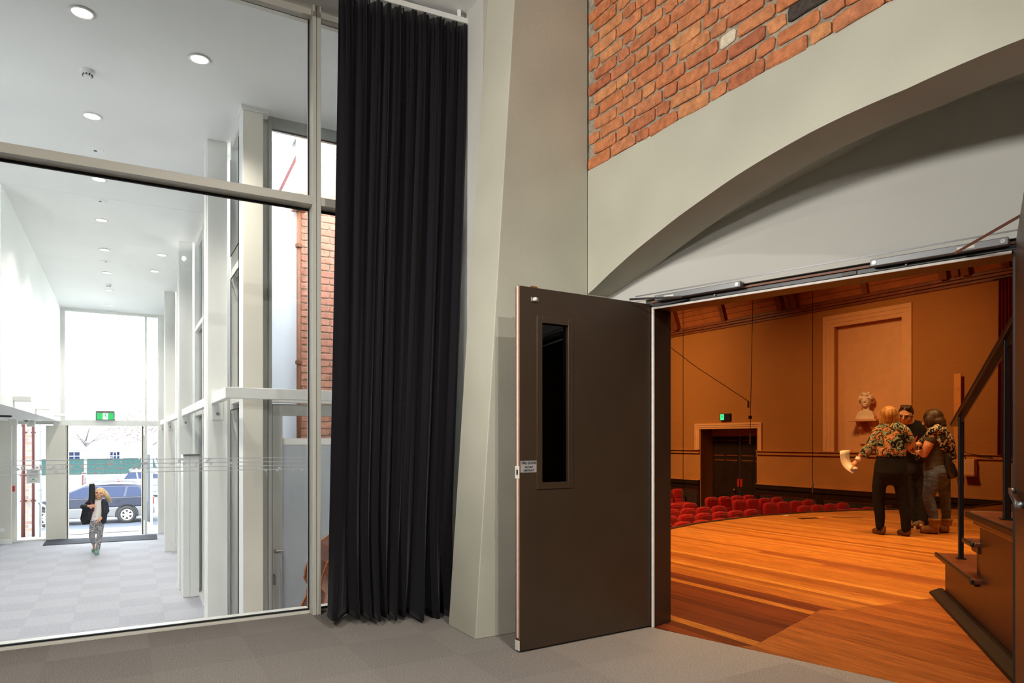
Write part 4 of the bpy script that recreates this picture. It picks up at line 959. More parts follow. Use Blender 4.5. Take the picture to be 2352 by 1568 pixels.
zd1, zd0 = wz(1521, 1030.5), wz(1521, 1036.5)            # dado
zwt = wz(1521, 1095.5)                                   # wainscot top
zc0 = wz(1521, 779)                                      # underside of cornice
yD1, yD0 = wy(1609), wy(1738.5); zDh = wz(1609, 986.5)   # doorway
yN1, yN0 = wy(1892.5), wy(2096); zNh = wz(1892.5, 728.7) # niche frame
fw_ = 0.30
wl = MB()
ni1, ni0, niz = yN1-fw_, yN0+fw_*0.8, zNh-fw_*0.85
for (a, b, z0, z1) in ((yD1, Y1, ZF, 5.4), (ni1, yD0, ZF, 5.4), (yD0, yD1, zDh, 5.4), (Y0, ni0, ZF, 5.4), (ni0, ni1, niz, 5.4), (ni0, ni1, ZF, zd1)):
    wl.box(XW, XW+0.6, a, b, z0, 6.6 if z1 > 5 else z1)
struct(wl.build('wall_auditorium', K['hallwall'], None, FA), 'tan boarded side wall of the auditorium', 'wall')
nr = MB(); nr.add([(XW+0.16, ni0-.2, zd1-.1), (XW+0.16, ni1+.2, zd1-.1), (XW+0.16, ni1+.2, niz+.2), (XW+0.16, ni0-.2, niz+.2)], [(0, 1, 2, 3)])
struct(nr.build('wall_niche', K['halltrim'], None, FA), 'pinkish recessed niche panel behind the plaster bust', 'wall')
lo_ = MB(); 
lo_.box(XW-0.006, XW, yD1+0.0, Y1, zwt, zd0); lo_.box(XW-0.006, XW, Y0, yD0, zwt, zd0)
struct(lo_.build('wall_dado', K['hallplain'], None, FA), 'plain tan band between dado rail and dark panelling', 'wall')
# niche frame and door architrave
def frame(nm, y0, y1, z0, z1, w, lb, steps=3):
    e = empty(nm, FA, lb, 'trim'); e['kind'] = 'structure'
    for k in range(steps):
        t0, t1 = w*k/steps, w*(k+1)/steps; d = 0.05-0.012*k
        MB().box(XW-d, XW+0.02, y1-t1, y1-t0, z0, z1-t0).build('moulding', K['halltrim'], e)
        MB().box(XW-d, XW+0.02, y0+t0*0.8, y0+t1*0.8, z0, z1-t0).build('moulding', K['halltrim'], e)
        MB().box(XW-d, XW+0.02, y0+t1*0.8, y1-t1, z1-t1, z1-t0).build('moulding', K['halltrim'], e)
    return e
frame('trim_2', yN0, yN1, zd1, zNh, fw_, 'stepped cream frame around the bust niche')
frame('trim_3', wy(1750.4), wy(1597.6), zd1, wz(1597.6, 973.3), 0.17, 'stepped cream surround of the dark auditorium door', 3)
for nm, a, b, lb in (('trim_4', yD1+0.02, Y1, 'tan dado rail beyond the auditorium door'), ('trim_5', Y0, yD0-0.02, 'tan dado rail running under the bust niche')):
    e = empty(nm, FA, lb, 'trim'); e['kind'] = 'structure'
    MB().box(XW-0.09, XW+0.01, a, b, zd1-0.025, zd1).build('rail_top', K['hallplain'], e); MB().box(XW-0.05, XW, a, b, zd0-0.03, zd1-0.025).build('rail_bed', K['hallplain'], e)
# dark wainscot, panel by panel
def wains(nm, a, b, lb):
    e = empty(nm, FA, lb, 'panelling'); e['kind'] = 'structure'
    MB().box(XW-0.10, XW, a, b, zwt-0.02, zwt).build('cap_light_edge', K['hallplain'], e)
    MB().box(XW-0.085, XW, a, b, zwt-0.14, zwt-0.02).build('cap', K['wains'], e)
    MB().box(XW-0.03, XW, a, b, ZF, zwt-0.14).build('backing', K['wainsp'], e)
    MB().box(XW-0.055, XW-0.03, a, b, zwt-0.30, zwt-0.14).build('top_rail', K['wains'], e)
    MB().box(XW-0.055, XW-0.03, a, b, ZF, ZF+0.2).build('bottom_rail', K['wains'], e)
    n = max(1, round((b-a)/2.05)); s = (b-a)/n
    for k in range(n+1):
        c = a+k*s; y0, y1 = max(a, c-0.09), min(b, c+0.09)
        MB().box(XW-0.055, XW-0.03, y0, y1, ZF+0.2, zwt-0.30).build('stile', K['wains'], e)
        if k < n: MB().box(XW-0.042, XW-0.03, c+0.09, c+s-0.09, zwt-0.33, zwt-0.30).build('panel_bead', K['oak'], e)
wains('wall_panelling_back', yD1+0.02, Y1, 'dark timber panelling low on the wall beyond the door')
wains('wall_panelling_front', Y0, yD0-0.02, 'dark timber panelling low on the wall towards the stage')
# cornice and coved board ceiling
co_ = empty('trim_6', FA, 'dark red timber cornice along the top of the auditorium wall', 'cornice'); co_['kind'] = 'structure'
for k, (d, z0, z1) in enumerate(((0.04, 0, 0.07), (0.09, 0.07, 0.14), (0.13, 0.14, 0.20), (0.08, 0.20, 0.24))): MB().box(XW-d, XW, Y0, Y1, zc0+z0, zc0+z1).build('moulding', K['oak'], co_, bevel=0.01)
cv = empty('ceiling_cove', FA, 'red brown boarded cove ceiling with ribs above the cornice', 'ceiling'); cv['kind'] = 'structure'
def cvp(t):                                   # section of the cove, t in metres along it
    an = R(78-16*t*0.5); return (XW-0.06-t*0.30-0.10*t*t, zc0+0.24+t*0.96-0.06*t*t)
for k in range(14):
    (xa, za), (xb, zb_) = cvp(k*0.16), cvp((k+1)*0.16-0.012)
    MB().add([(xa, Y0, za), (xb, Y0, zb_), (xb, Y1, zb_), (xa, Y1, za), (xa+.03, Y0, za+.015), (xb+.03, Y0, zb_+.015), (xb+.03, Y1, zb_+.015), (xa+.03, Y1, za+.015)],
             [(0, 1, 2, 3), (4, 7, 6, 5), (0, 4, 5, 1), (1, 5, 6, 2), (2, 6, 7, 3), (3, 7, 4, 0)]).build('ceiling_board', K['cove'], cv)
def rib(y, w, d=0.10):
    m = MB(); ts = [0, .3, .6, 1.0, 1.5, 2.2]
    pa = [cvp(t) for t in ts]; vs = []
    for x, z in pa: vs += [(x-d, y-w/2, z-d*0.4), (x-d, y+w/2, z-d*0.4), (x+.03, y+w/2, z+.01), (x+.03, y-w/2, z+.01)]
    fs = [(0, 1, 2, 3), tuple(len(vs)-4+i for i in (3, 2, 1, 0))]
    for i in range(len(ts)-1): fs += [(4*i+j, 4*i+(j+1) % 4, 4*i+4+(j+1) % 4, 4*i+4+j) for j in range(4)]
    m.add(vs, fs).build('rib', K['oak'], cv)
for px in (1541, 1802, 2178): 
    y = wy(px); rib(y, 0.16, 0.16); rib(y-0.45, 0.16, 0.16); rib(y-0.22, 0.12, 0.07)
for px in (1669, 1995, 1988+330): rib(wy(px), 0.14)
struct(Box('ceiling_auditorium', K['cove'], 2.87, XW+0.3, Y0, Y1, 6.4, 6.6, None, FA), 'dark boarded auditorium ceiling', 'ceiling')
struct(Box('wall_rear', K['hallplain'], 2.87, XW+0.6, Y1, Y1+0.2, ZF, 6.6, None, FA), 'tan rear wall of the auditorium', 'wall')
struct(Box('wall_hall_bounce', K['white'], 2.76, 2.86, 3.95, Y1, ZF, 6.6, None, FA), 'white bounce face added outside the hall wall', 'wall')  # added white skin that throws daylight back into the lobby
struct(Box('wall_opposite', K['hallplain'], 2.86, 3.06, 3.95, Y1, ZF, 6.6, None, FA), 'tan wall opposite the bust niche', 'wall')
struct(Box('wall_stage_back', K['hallplain'], 4.3, XW+0.6, Y0-0.2, Y0, ZF, 6.6, None, FA), 'tan wall at the back of the stage', 'wall')
iw2 = MB().box(OX+0.02, OX+0.2, -7.0, 3.4, 3.4, 6.6); struct(iw2.build('wall_doorway_upper', K['hallplain'], None, FO), 'wall high above the doorway on the stage side', 'wall')
struct(Box('floor_auditorium', mat('hall_carpet', (70, 34, 28), 0.95, var=0.2, vscale=60), 2.9, XW+0.6, 4.0, Y1, ZF-0.2, ZF, None, FA), 'dark red brown auditorium floor under the seats', 'floor')
# dark double door
dX = on(FA, 1, yD1, 1636, HY).x
rv = MB(); rv.box(XW+0.05, dX+0.25, yD1, yD1+0.05, ZF, zDh); rv.box(XW+0.05, dX+0.25, yD0-0.05, yD0, ZF, zDh); rv.box(XW+0.05, dX+0.25, yD0, yD1, zDh, zDh+0.05)
struct(rv.build('trim_7', K['hallplain'], None, FA), 'plain tan reveal around the dark auditorium door', 'trim')
ad = empty('door_5', FA @ T(dX, (yD0+yD1)/2, ZF), 'dark panelled double door of the auditorium with red notices', 'door'); ad['kind'] = 'structure'
hw = (yD1-yD0)/2; dh = on(FA, 0, dX, 1690, 1001.5).z-ZF
Box('head_panel', K['hallplain'], 0.0, 0.2, -hw, hw, dh, zDh-ZF, ad)
for s in (-1, 1):
    lf_ = Box('leaf', K['wains'], 0.02, 0.07, min(s*0.004, s*hw), max(s*0.004, s*hw), 0.01, dh, ad)
    for c in (0.27, 0.73):
        for (z0, z1) in ((0.28, 1.80), (1.98, dh-0.14)):
            y0, y1 = sorted((s*(c-0.17)*hw, s*(c+0.17)*hw))
            Box('panel', K['wains'], 0.008, 0.02, y0, y1, z0, z1, lf_, bevel=0.006)
            for zz in (z0-0.03, z1): Box('panel_bead', K['oak'], 0.004, 0.02, y0-0.03, y1+0.03, zz, zz+0.03, lf_)
    q = on(FA, 0, dX, 1691.5, 1108)
    y0, y1 = sorted((s*0.02, s*0.10)); Box('red_notice', mat('notice_red_%d' % s, (186, 40, 34), 0.5), 0.0, 0.004, y0, y1, q.z-ZF-0.12, q.z-ZF+0.12, lf_, T(0.012, 0, 0))
q = on(FA, 0, dX, 1688, 1125); MB().ell((0, 0, 0), (0.04, 0.04, 0.04)).build('knob', K['brass'], ad, T(-0.03, q.y-(yD0+yD1)/2, q.z-ZF), smooth=True)
# exit sign over the door
q = on(FA, 0, XW, 1668, 957.5)
e = empty('exit_sign', FA @ T(XW, q.y, q.z), 'black exit sign with a green running figure above the auditorium door', 'exit sign')
Box('housing', K['gasket'], -0.07, 0, -0.20, 0.20, -0.105, 0.105, e, bevel=0.004)
K['green2'] = emit('exit_green_bright', (60, 235, 140), 1.6)
Box('legend_panel', K['green2'], -0.073, -0.07, 0.03, 0.17, -0.09, 0.085, e)
rm = running_man(e, 0.16, 0.0, K['gasket']); rm.matrix_local = T(-0.0745, 0.10, 0) @ RZ(-90)
# bust on its bracket
q0 = on(FA, 0, XW, 1993, 963)
bs = empty('wall_bracket', FA @ T(XW+0.16, q0.y, q0.z), 'scrolled plaster shelf bracket in the niche under the bust', 'bracket')
Box('shelf', K['halltrim'], -0.42, 0, -0.36, 0.36, -0.05, 0, bs, bevel=0.01)
Box('back_plate', K['halltrim'], -0.06, 0, -0.28, 0.28, -0.62, -0.05, bs, bevel=0.02)
for s in (-1, 1): MB().prism([(-0.36, -0.05), (0, -0.05), (0, -0.50), (-0.05, -0.42), (-0.10, -0.30), (-0.22, -0.24), (-0.27, -0.14)], s*0.16-0.05, s*0.16+0.05, 'y').build('scroll', K['halltrim'], bs, bevel=0.01)
bu = empty('bust', FA @ T(XW-0.06, q0.y, q0.z) @ RZ(196), 'pale plaster portrait bust on the niche bracket', 'bust')
def fuse(o, vox, sm=2):
    r = o.modifiers.new('fuse', 'REMESH'); r.mode = 'VOXEL'; r.voxel_size = vox; r.use_smooth_shade = True
    if sm:
        s = o.modifiers.new('soften', 'SMOOTH'); s.factor = 0.5; s.iterations = sm
    return o
bb = MB()   # faces local +x
bb.prism([(-0.20, 0.0), (0.20, 0.0), (0.21, 0.07), (0.17, 0.17), (0.08, 0.23), (-0.08, 0.23), (-0.17, 0.17), (-0.21, 0.07)], -0.11, 0.12, 'x')
bb.tube([(0.0, 0, 0.22), (0.02, 0, 0.40)], 0.075, 14)
fuse(bb.build('shoulders', K['bust'], bu), 0.014, 3)
hd = MB(); hd.ell((0.03, 0, 0.47), (0.115, 0.095, 0.14)); hd.ell((0.06, 0, 0.41), (0.075, 0.07, 0.075)); hd.prism([(0.13, 0.44), (0.165, 0.435), (0.14, 0.50), (0.13, 0.50)], -0.018, 0.018, 'y')
hd.ell((0.125, 0, 0.395), (0.022, 0.035, 0.014)); hd.ell((0.118, 0, 0.365), (0.03, 0.03, 0.02)); hd.ell((0.12, 0.045, 0.505), (0.02, 0.035, 0.014)); hd.ell((0.12, -0.045, 0.505), (0.02, 0.035, 0.014))
for s in (-1, 1): hd.ell((0.01, s*0.095, 0.46), (0.025, 0.012, 0.035))
HS = T(-0.02, 0, -0.155) @ Matrix.Scale(1.34, 4); hd.v = [tuple(HS @ Vector(v)) for v in hd.v]
fuse(hd.build('head', K['bust'], bu), 0.008, 1)
hr_ = MB(); random.seed(4)
for k in range(46):
    a = random.uniform(0, 2*math.pi); t = random.uniform(0.0, 1.0); z = 0.47+0.02+0.115*t
    rr = math.sqrt(max(0.02, 1-t*t*0.9)); x, y = 0.02+0.118*rr*math.cos(a), 0.102*rr*math.sin(a)
    if x > 0.08 and z < 0.56: continue
    hr_.ell((x, y, z), (0.034, 0.032, 0.03))
for k in range(14): 
    a = math.pi/2+math.pi*(k+0.5)/14; hr_.ell((0.0+0.105*math.cos(a), 0.105*math.sin(a), 0.45), (0.03, 0.03, 0.04))
hr_.v = [tuple(HS @ Vector(v)) for v in hr_.v]
fuse(hr_.build('hair', K['bust'], bu), 0.009, 1)
Box('plinth', K['bust'], -0.13, 0.15, -0.215, 0.215, 0, 0.05, bu, bevel=0.008)
# red curtain, timber upright, box on the wall
cy1, cy0 = wy(2302), wy(2372); cz1, cz0 = wz(2320, 640), wz(2320, 1045)
rc = MB(); n = 90
for j in range(13):
    for i in range(n+1):
        u = i/n; v = j/12; rc.v.append((XW-0.16-0.05*math.sin(u*2*math.pi*9)*(0.6+0.4*v), cy1+(cy0-cy1)*u+0.04*v*(0.5-u), cz1+(cz0-cz1)*v))
for j in range(12):
    for i in range(n): a = j*(n+1)+i; rc.f.append((a, a+1, a+n+2, a+n+1))
e = empty('wall_curtain', FA @ T(XW-0.16, (cy0+cy1)/2, cz0), 'dark red gathered curtain hanging on the auditorium wall', 'curtain')
rc.build('drape', mat('dark_red_velvet', (120, 16, 22), 0.9, var=0.1, sheen=0.3), e, T(-(XW-0.16), -(cy0+cy1)/2, -cz0), smooth=True)
MB().tube([(0.0, cy1-(cy0+cy1)/2+0.1, cz1-cz0), (0.0, cy0-(cy0+cy1)/2-0.1, cz1-cz0)], 0.02, 8).build('curtain_rod', K['wains'], e)
a0, a1 = wy(2213), wy(2197)
tag(Box('timber_upright', K['lightwood'], XW-0.12, XW-0.09, a0, a1, wz(2205, 1096), wz(2205, 858), None, FA, bevel=0.004), 'pale orange timber upright on the wall behind the handrail', 'upright')
q = on(FA, 0, XW-0.1, 2228, 1072)
e = empty('wall_box', FA @ T(XW-0.02, q.y, q.z), 'small cream junction box low on the wall beside the handrail post', 'junction box')
Box('case', K['halltrim'], -0.14, 0, -0.11, 0.11, -0.17, 0.17, e, bevel=0.008); Box('bracket_shelf', K['hallplain'], -0.18, 0, -0.13, 0.13, -0.20, -0.17, e)
MB().tube([(-0.05, 0.10, 0.17), (-0.06, 0.16, 0.33), (-0.07, 0.0, 0.28), (-0.07, -0.35, 0.24), (-0.05, -0.42, 0.22)], 0.008, 6).build('cable', K['gasket'], e)
# hanging microphones over the seats
def hang(px, py0, py1, Y, lb, capsule=True, px0=None):
    t = aty(px0 or px, py0, Y); b = aty(px, py1, Y)
    t = b+(t-b)*((6.35-b.z)/(t.z-b.z))
    e = empty('hanging_microphone', T(b.x, b.y, b.z), lb, 'microphone')
    MB().tube([t-b, Vector((0, 0, 0.18))], 0.006, 5).build('cable', K['gasket'], e)
    MB().tube([(0, 0, 0.20), (0, 0, 0.14)], 0.018, 8).build('clip', K['steel'], e)
    MB().lathe([(0.0, 0), (0.012, 0), (0.016, 0.04), (0.016, 0.13), (0.008, 0.15), (0, 0.15)], 10).build('capsule', K['steel'], e)
    return e, t, b
hang(1569, 800, 1151, 13.5, 'slim microphone hanging on a cable over the far red seats')
hang(1866.5, 800, 1133, 13.0, 'slim microphone hanging on a cable before the dark panelling')
e, t_, b_ = hang(1723, 760, 1020, 12.5, 'microphone hanging from the joined slack cables before the dark door', px0=1728)
p1, p2 = aty(1480, 752, 12.5)-b_, aty(1719, 921, 12.5)-b_
MB().tube([p1+(p1-p2)*1.0, p1, p1.lerp(p2, 0.5)+Vector((0, 0, -0.05)), p2], 0.006, 5).build('stay_cable', K['gasket'], e)
MB().tube([p2, p2+Vector((0, 0, -0.12))], 0.02, 6).build('cable_clamp', K['steel'], e); MB().lathe([(0.03, -0.03), (0.03, 0.03)], 10, T(0, 0, aty(1722, 958, 12.5).z-b_.z)).build('pulley', K['gasket'], e)

# ---------------------------------------------------------------- stage
edge_px = [(1529, 1218), (1603, 1202.5), (1672, 1193.5), (1751, 1184), (1868, 1176.5), (2000, 1171), (2100, 1169), (2229, 1167), (2334, 1151)]
ed = []
for px, py in edge_px:
    q = FA.inverted() @ atz(px, py, 0.0); ed.append((q.x, q.y))
ed = [(2.9, ed[0][1]-0.75*(ed[0][0]-2.9)*0.35)]+ed+[(XW, ed[-1][1]+0.6)]
def yf(x): return interp(ed, x)
sb = [(x, min(yf(x), 99)) for x in [2.9+(XW-2.9)*k/60 for k in range(61)]]
nA, dA = TN(31.47)
base = clip(sb[::-1]+[(2.9, Y0), (XW, Y0)], (-nA[0], -nA[1]), -dA-0.002)
fs_ = MB().prism(base, ZF, -0.022).build('floor_stage', K['wains'], None, FA); struct(fs_, 'worn honey timber stage floor', 'floor')
def ythr(x): return (dA+0.004-nA[0]*x)/nA[1]
BW = 0.092; x = 2.92; random.seed(9)
def plank(x0, x1, lo, hi, m):
    if max(hi(x0)-lo(x0), hi(x1)-lo(x1)) < 0.01: return
    g = 0.0012; h0, h1 = max(hi(x0), lo(x0)+.0005), max(hi(x1), lo(x1)+.0005)
    MB().prism([(x0+g, lo(x0)), (x1-g, lo(x1)), (x1-g, h1), (x0+g, h0)], -0.022, random.uniform(-0.0012, 0.0)).build('floorboard', m, fs_)
seam = lambda x: 2.70+0.29*(x-3.4) if x < 4.43 else 2.91-0.15*(x-4.43)
while x < 13.4:
    x0, x1 = x, x+BW; lo = lambda v: max(ythr(v), -4.2)
    if x < 5.7:
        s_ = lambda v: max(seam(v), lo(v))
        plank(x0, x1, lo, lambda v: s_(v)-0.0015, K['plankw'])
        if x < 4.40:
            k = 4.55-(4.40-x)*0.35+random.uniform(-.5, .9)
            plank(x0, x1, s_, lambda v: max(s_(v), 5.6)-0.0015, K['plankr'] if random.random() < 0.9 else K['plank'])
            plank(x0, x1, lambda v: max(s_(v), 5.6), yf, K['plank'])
        else: plank(x0, x1, s_, yf, K['plank'])
    else:
        j = random.uniform(-1.0, 5.0)
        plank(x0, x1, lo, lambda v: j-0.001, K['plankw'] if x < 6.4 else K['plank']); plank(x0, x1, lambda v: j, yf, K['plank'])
    x = x1
struct(Box('floor_stage_side', K['plank'], 13.4, XW, Y0, yf(13.4), -0.022, 0, None, FA), 'timber stage floor along the wall', 'floor')
lip = MB(); L_ = [(x, y) for x, y in sb]
lip.prism([(x, y) for x, y in L_]+[(x, y+0.055) for x, y in L_[::-1]], -0.07, 0.012)
struct(lip.build('trim_8', K['nosing'], None, FA), 'dark nosing along the curved front edge of the stage', 'trim')
for (p, q, w, lb, kk) in (((1522, 1219), (1530, 1217), 0.05, 'short white tape mark at the stage edge by the jamb', 'seal'), ((1796, 1184.0), (1810, 1182.6), 0.04, 'short white tape mark at the stage edge before the dark door', 'seal')):
    a, b = atz(*p, 0.002), atz(*q, 0.002); d = (b-a).normalized(); n = Vector((-d.y, d.x, 0))*w
    tag(MB().add([a, b, b-n, a-n, a+Vector((0, 0, .001)), b+Vector((0, 0, .001)), b-n+Vector((0, 0, .001)), a-n+Vector((0, 0, .001))], [(0, 1, 2, 3), (4, 5, 6, 7), (0, 1, 5, 4), (1, 2, 6, 5), (2, 3, 7, 6), (3, 0, 4, 7)]).build('tape_mark', K[kk]), lb, 'tape')
a = atz(1866, 1190, 0.0)
e = empty('floor_outlet', T(a.x, a.y, 0.0) @ RZ(18), 'open floor outlet with its lid raised a little near the stage edge', 'floor outlet')
Box('recess', K['gasket'], -0.22, 0.10, -0.03, 0.03, 0, 0.004, e); Box('lid', K['lightwood'], 0.10, 0.24, -0.05, 0.05, 0, 0.014, e, bevel=0.002); Box('frame', K['tread'], -0.24, 0.10, 0.03, 0.05, 0, 0.006, e)
a = atz(1947, 1188, 0.0)
e = empty('floor_outlet', T(a.x, a.y, 0.0) @ RZ(-14), 'closed narrow floor slot nearer to the standing group', 'floor outlet')
Box('slot', K['gasket'], -0.2, 0.2, -0.008, 0.008, 0, 0.003, e); Box('frame', K['tread'], -0.22, 0.22, 0.008, 0.02, 0, 0.004, e)

# ---------------------------------------------------------------- stair at the right of the doorway
S0 = atz(2171, 1368, 0); Sd = (atz(2335, 1531, 0)-S0).normalized()
MS = T(S0.x, S0.y, 0) @ RZ(math.degrees(math.atan2(Sd.y, Sd.x)))   # x runs along the side panel towards the viewer, y to the stair's inside
st = empty('stair', MS, 'dark timber stair block with moulded treads and black handrail posts', 'stair')
z1, z2, z3 = 0.325, 0.55, 0.745
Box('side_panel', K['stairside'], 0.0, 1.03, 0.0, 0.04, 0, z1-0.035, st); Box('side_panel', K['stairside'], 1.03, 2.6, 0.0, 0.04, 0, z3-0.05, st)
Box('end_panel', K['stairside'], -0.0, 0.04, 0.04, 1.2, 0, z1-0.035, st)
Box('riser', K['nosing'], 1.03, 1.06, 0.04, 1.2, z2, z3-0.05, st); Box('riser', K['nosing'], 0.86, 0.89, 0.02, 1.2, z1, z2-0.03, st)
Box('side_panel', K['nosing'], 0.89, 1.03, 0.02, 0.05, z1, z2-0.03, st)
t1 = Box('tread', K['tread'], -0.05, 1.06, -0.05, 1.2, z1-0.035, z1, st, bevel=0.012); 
Box('nosing', K['nosing'], -0.06, 1.07, -0.062, -0.04, z1-0.034, z1+0.001, t1, bevel=0.008)
t2 = Box('tread', K['tread'], 0.80, 1.03, -0.035, 1.2, z2-0.03, z2, st, bevel=0.010); Box('nosing', K['nosing'], 0.785, 1.03, -0.05, -0.025, z2-0.03, z2+0.001, t2, bevel=0.008)
Box('nosing', K['nosing'], 0.785, 0.81, -0.025, 1.2, z2-0.03, z2+0.001, t2, bevel=0.008); Box('cove_mould', K['nosing'], 0.83, 0.86, 0.0, 1.2, z2-0.07, z2-0.03, t2); Box('cove_mould', K['nosing'], 0.86, 1.03, -0.01, 0.02, z2-0.07, z2-0.03, t2)
t3 = Box('tread', K['tread'], 0.96, 2.6, -0.05, 1.2, z3-0.05, z3, st, bevel=0.012); Box('nosing', K['nosing'], 0.945, 2.6, -0.065, -0.04, z3-0.05, z3+0.001, t3, bevel=0.012)
Box('nosing', K['nosing'], 0.945, 0.97, -0.04, 1.2, z3-0.05, z3+0.001, t3, bevel=0.010); Box('cove_mould', K['tread'], 0.99, 2.6, -0.03, 0.0, z3-0.085, z3-0.05, t3, bevel=0.01)
Box('carpet_inlay', mat('stair_inlay', (118, 40, 30), 0.9), 1.15, 2.5, 0.25, 1.0, z3, z3+0.004, t3); Box('cove_mould', K['nosing'], 0.0, 1.0, -0.025, 0.0, z1-0.06, z1-0.035, t1, bevel=0.008)
sk_ = MB().prism([(-0.10, 0), (0.0, 0), (0.0, 0.045), (-0.03, 0.045), (-0.09, 0.018)], -0.07, 2.6, 'x'); sk_.build('skirting', K['nosing'], st, bevel=0.006)
def post(px, pyb, pyt, ztread, w, nm='post'):
    # stands on its tread: find where its foot's sight line meets the tread
    p = atz(px, pyb, ztread); l = MS.inverted() @ p; t = aty(px, pyt, p.y)
    Box(nm, K['black'], l.x-w/2, l.x+w/2, l.y-w/2, l.y+w/2, ztread, t.z, st, bevel=0.003)
    Box('foot_plate', K['black'], l.x-w*0.9, l.x+w*0.9, l.y-w*0.9, l.y+w*0.9, ztread, ztread+0.008, st); return Vector((l.x, l.y, t.z))
pA = post(2207, 1283, 955, z1, 0.032); pB = post(2312.5, 1193, 778, z3, 0.034)
d = (pB-pA); pA0 = pA-d*0.16; pB1 = pB+d*0.9
ang = math.atan2(d.z, d.xy.length); up = Vector((0, 0, 1))
hr2 = MB(); dx = d.normalized(); sd_ = Vector((-d.y, d.x, 0)).normalized(); un = dx.cross(sd_)*-1
if un.z < 0: un = -un
sec = [(-0.032, -0.012), (-0.036, 0.012), (-0.022, 0.034), (0, 0.040), (0.022, 0.034), (0.036, 0.012), (0.032, -0.012)]
vs = [tuple(P+sd_*a+un*b) for P in (pA0, pB1) for a, b in sec]; n = len(sec)
hr2.add(vs, [tuple(range(n)), tuple(range(n, 2*n))[::-1]]+[(i, (i+1) % n, n+(i+1) % n, n+i) for i in range(n)])
hr2.build('handrail', K['nosing'], st, bevel=0.004)
fb = MB(); fb.add([tuple(P+sd_*a+un*b) for P in (pA-d*0.04, pB1) for a, b in ((-0.004, -0.06), (0.004, -0.06), (0.004, -0.012), (-0.004, -0.012))], [(0, 1, 2, 3), (4, 7, 6, 5), (0, 4, 5, 1), (1, 5, 6, 2), (2, 6, 7, 3), (3, 7, 4, 0)])
fb.build('rail_web', K['nosing'], st)

# ---------------------------------------------------------------- red seats
ZS = -0.38
def make_seat():
    e = empty('theatre_seat', Matrix.Identity(4), None, 'theatre seat')
    w = 0.225
    prof = [(-w, 0.40), (-w-0.008, 0.70), (-w+0.004, 0.80), (-w+0.05, 0.865), (0, 0.882), (w-0.05, 0.865), (w-0.004, 0.80), (w+0.008, 0.70), (w, 0.40)]
    tilt = lambda y, z: (y+0.05+(z-0.4)*0.16)
    def slab(poly, y0, y1, nm, m, par, bev):
        mb = MB(); n = len(poly)
        mb.add([(x, tilt(y0, z), z) for x, z in poly]+[(x, tilt(y1, z), z) for x, z in poly], [tuple(range(n))[::-1], tuple(range(n, 2*n))]+[(i, (i+1) % n, n+(i+1) % n, n+i) for i in range(n)])
        o = mb.build(nm, m, par, bevel=bev, seg=3); autosmooth(o, 50); return o
    br_ = slab(prof, -0.02, 0.10, 'backrest', K['seat'], e, 0.035)
    slab([(-0.15, 0.60), (-0.15, 0.80), (-0.10, 0.83), (0.10, 0.83), (0.15, 0.80), (0.15, 0.60)], -0.035, 0.0, 'head_cushion', K['seat'], br_, 0.018)
    slab([(-0.19, 0.42), (-0.19, 0.585), (0.19, 0.585), (0.19, 0.42)], -0.055, 0.0, 'lumbar_cushion', K['seat'], br_, 0.025)
    autosmooth(MB().box(-0.215, 0.215, -0.40, 0.06, 0.33, 0.46).build('seat_cushion', K['seat'], e, bevel=0.04, seg=3), 50)
    Box('seat_pan', K['gasket'], -0.20, 0.20, -0.38, 0.04, 0.29, 0.33, e)
    for s in (-1, 1):
        Box('side_frame', K['gasket'], s*0.215-0.012, s*0.215+0.012, -0.10, 0.08, 0.0, 0.40, e)
    return e
seat0 = make_seat()
first = True
grid = lambda x0, ks, y, st=0.51: [(x0-st*k, y) for k in ks]
ordn = ('first', 'second', 'third', 'fourth', 'fifth')
rows = [(grid(12.74, range(a, b), y), 'red theatre seat of the broad block, %s row from the stage' % ordn[i], 'broad block, %s row' % ordn[i]) for i, (a, b, y) in enumerate(((3, 9, 9.50), (0, 7, 10.40), (0, 6, 11.34), (0, 5, 12.28), (0, 4, 13.22)))]
rows += [(grid(16.02, range(0, 4), y), 'red theatre seat beside the dark panelling, %s row from the stage' % ordn[i], 'side block, %s row' % ordn[i]) for i, y in enumerate((9.32, 10.29, 11.26, 12.22, 13.16))]
rows.append((grid(16.08, range(0, 4), 16.02), 'red theatre seat beyond the aisle that leads to the dark door', 'seats beyond the aisle'))
for pts, lb, gr_ in rows:
    for x, y in pts:
        s = seat0 if first else copy_tree(seat0); first = False
        s.matrix_world = FA @ T(x, y-0.15, ZF); s['label'] = lb; s['group'] = gr_

# ================================================================ people
K['skin'] = mat('skin', (214, 160, 128), 0.55, var=0.05, vscale=20, spec=0.3)
K['skin2'] = mat('skin_tan', (206, 146, 112), 0.55, var=0.05, vscale=20, spec=0.3)
K['blackcloth'] = mat('black_cotton', (29, 27, 28), 0.9, var=0.2, vscale=18, bump=0.3, bscale=14, spec=0.15)
K['darkjean'] = mat('black_denim', (40, 36, 36), 0.9, var=0.25, vscale=18, bump=0.4, bscale=14, spec=0.15)
K['jean'] = mat('grey_blue_denim', (86, 96, 122), 0.9, var=0.3, vscale=14, bump=0.5, bscale=16, spec=0.15, stretch=(1, 1, 2.2))
K['greytee'] = mat('charcoal_jersey', (74, 66, 60), 0.9, var=0.2, vscale=10, bump=0.4, bscale=12, spec=0.15, stretch=(1, 1, 2.5))
K['blonde'] = mat('blonde_hair', (176, 124, 66), 0.5, var=0.55, vscale=40, bump=0.4, bscale=60, stretch=(1, 1, 0.12), spec=0.4)
K['brownhair'] = mat('dark_brown_hair', (66, 44, 30), 0.5, var=0.5, vscale=40, bump=0.4, bscale=60, stretch=(1, 1, 0.12), spec=0.4)
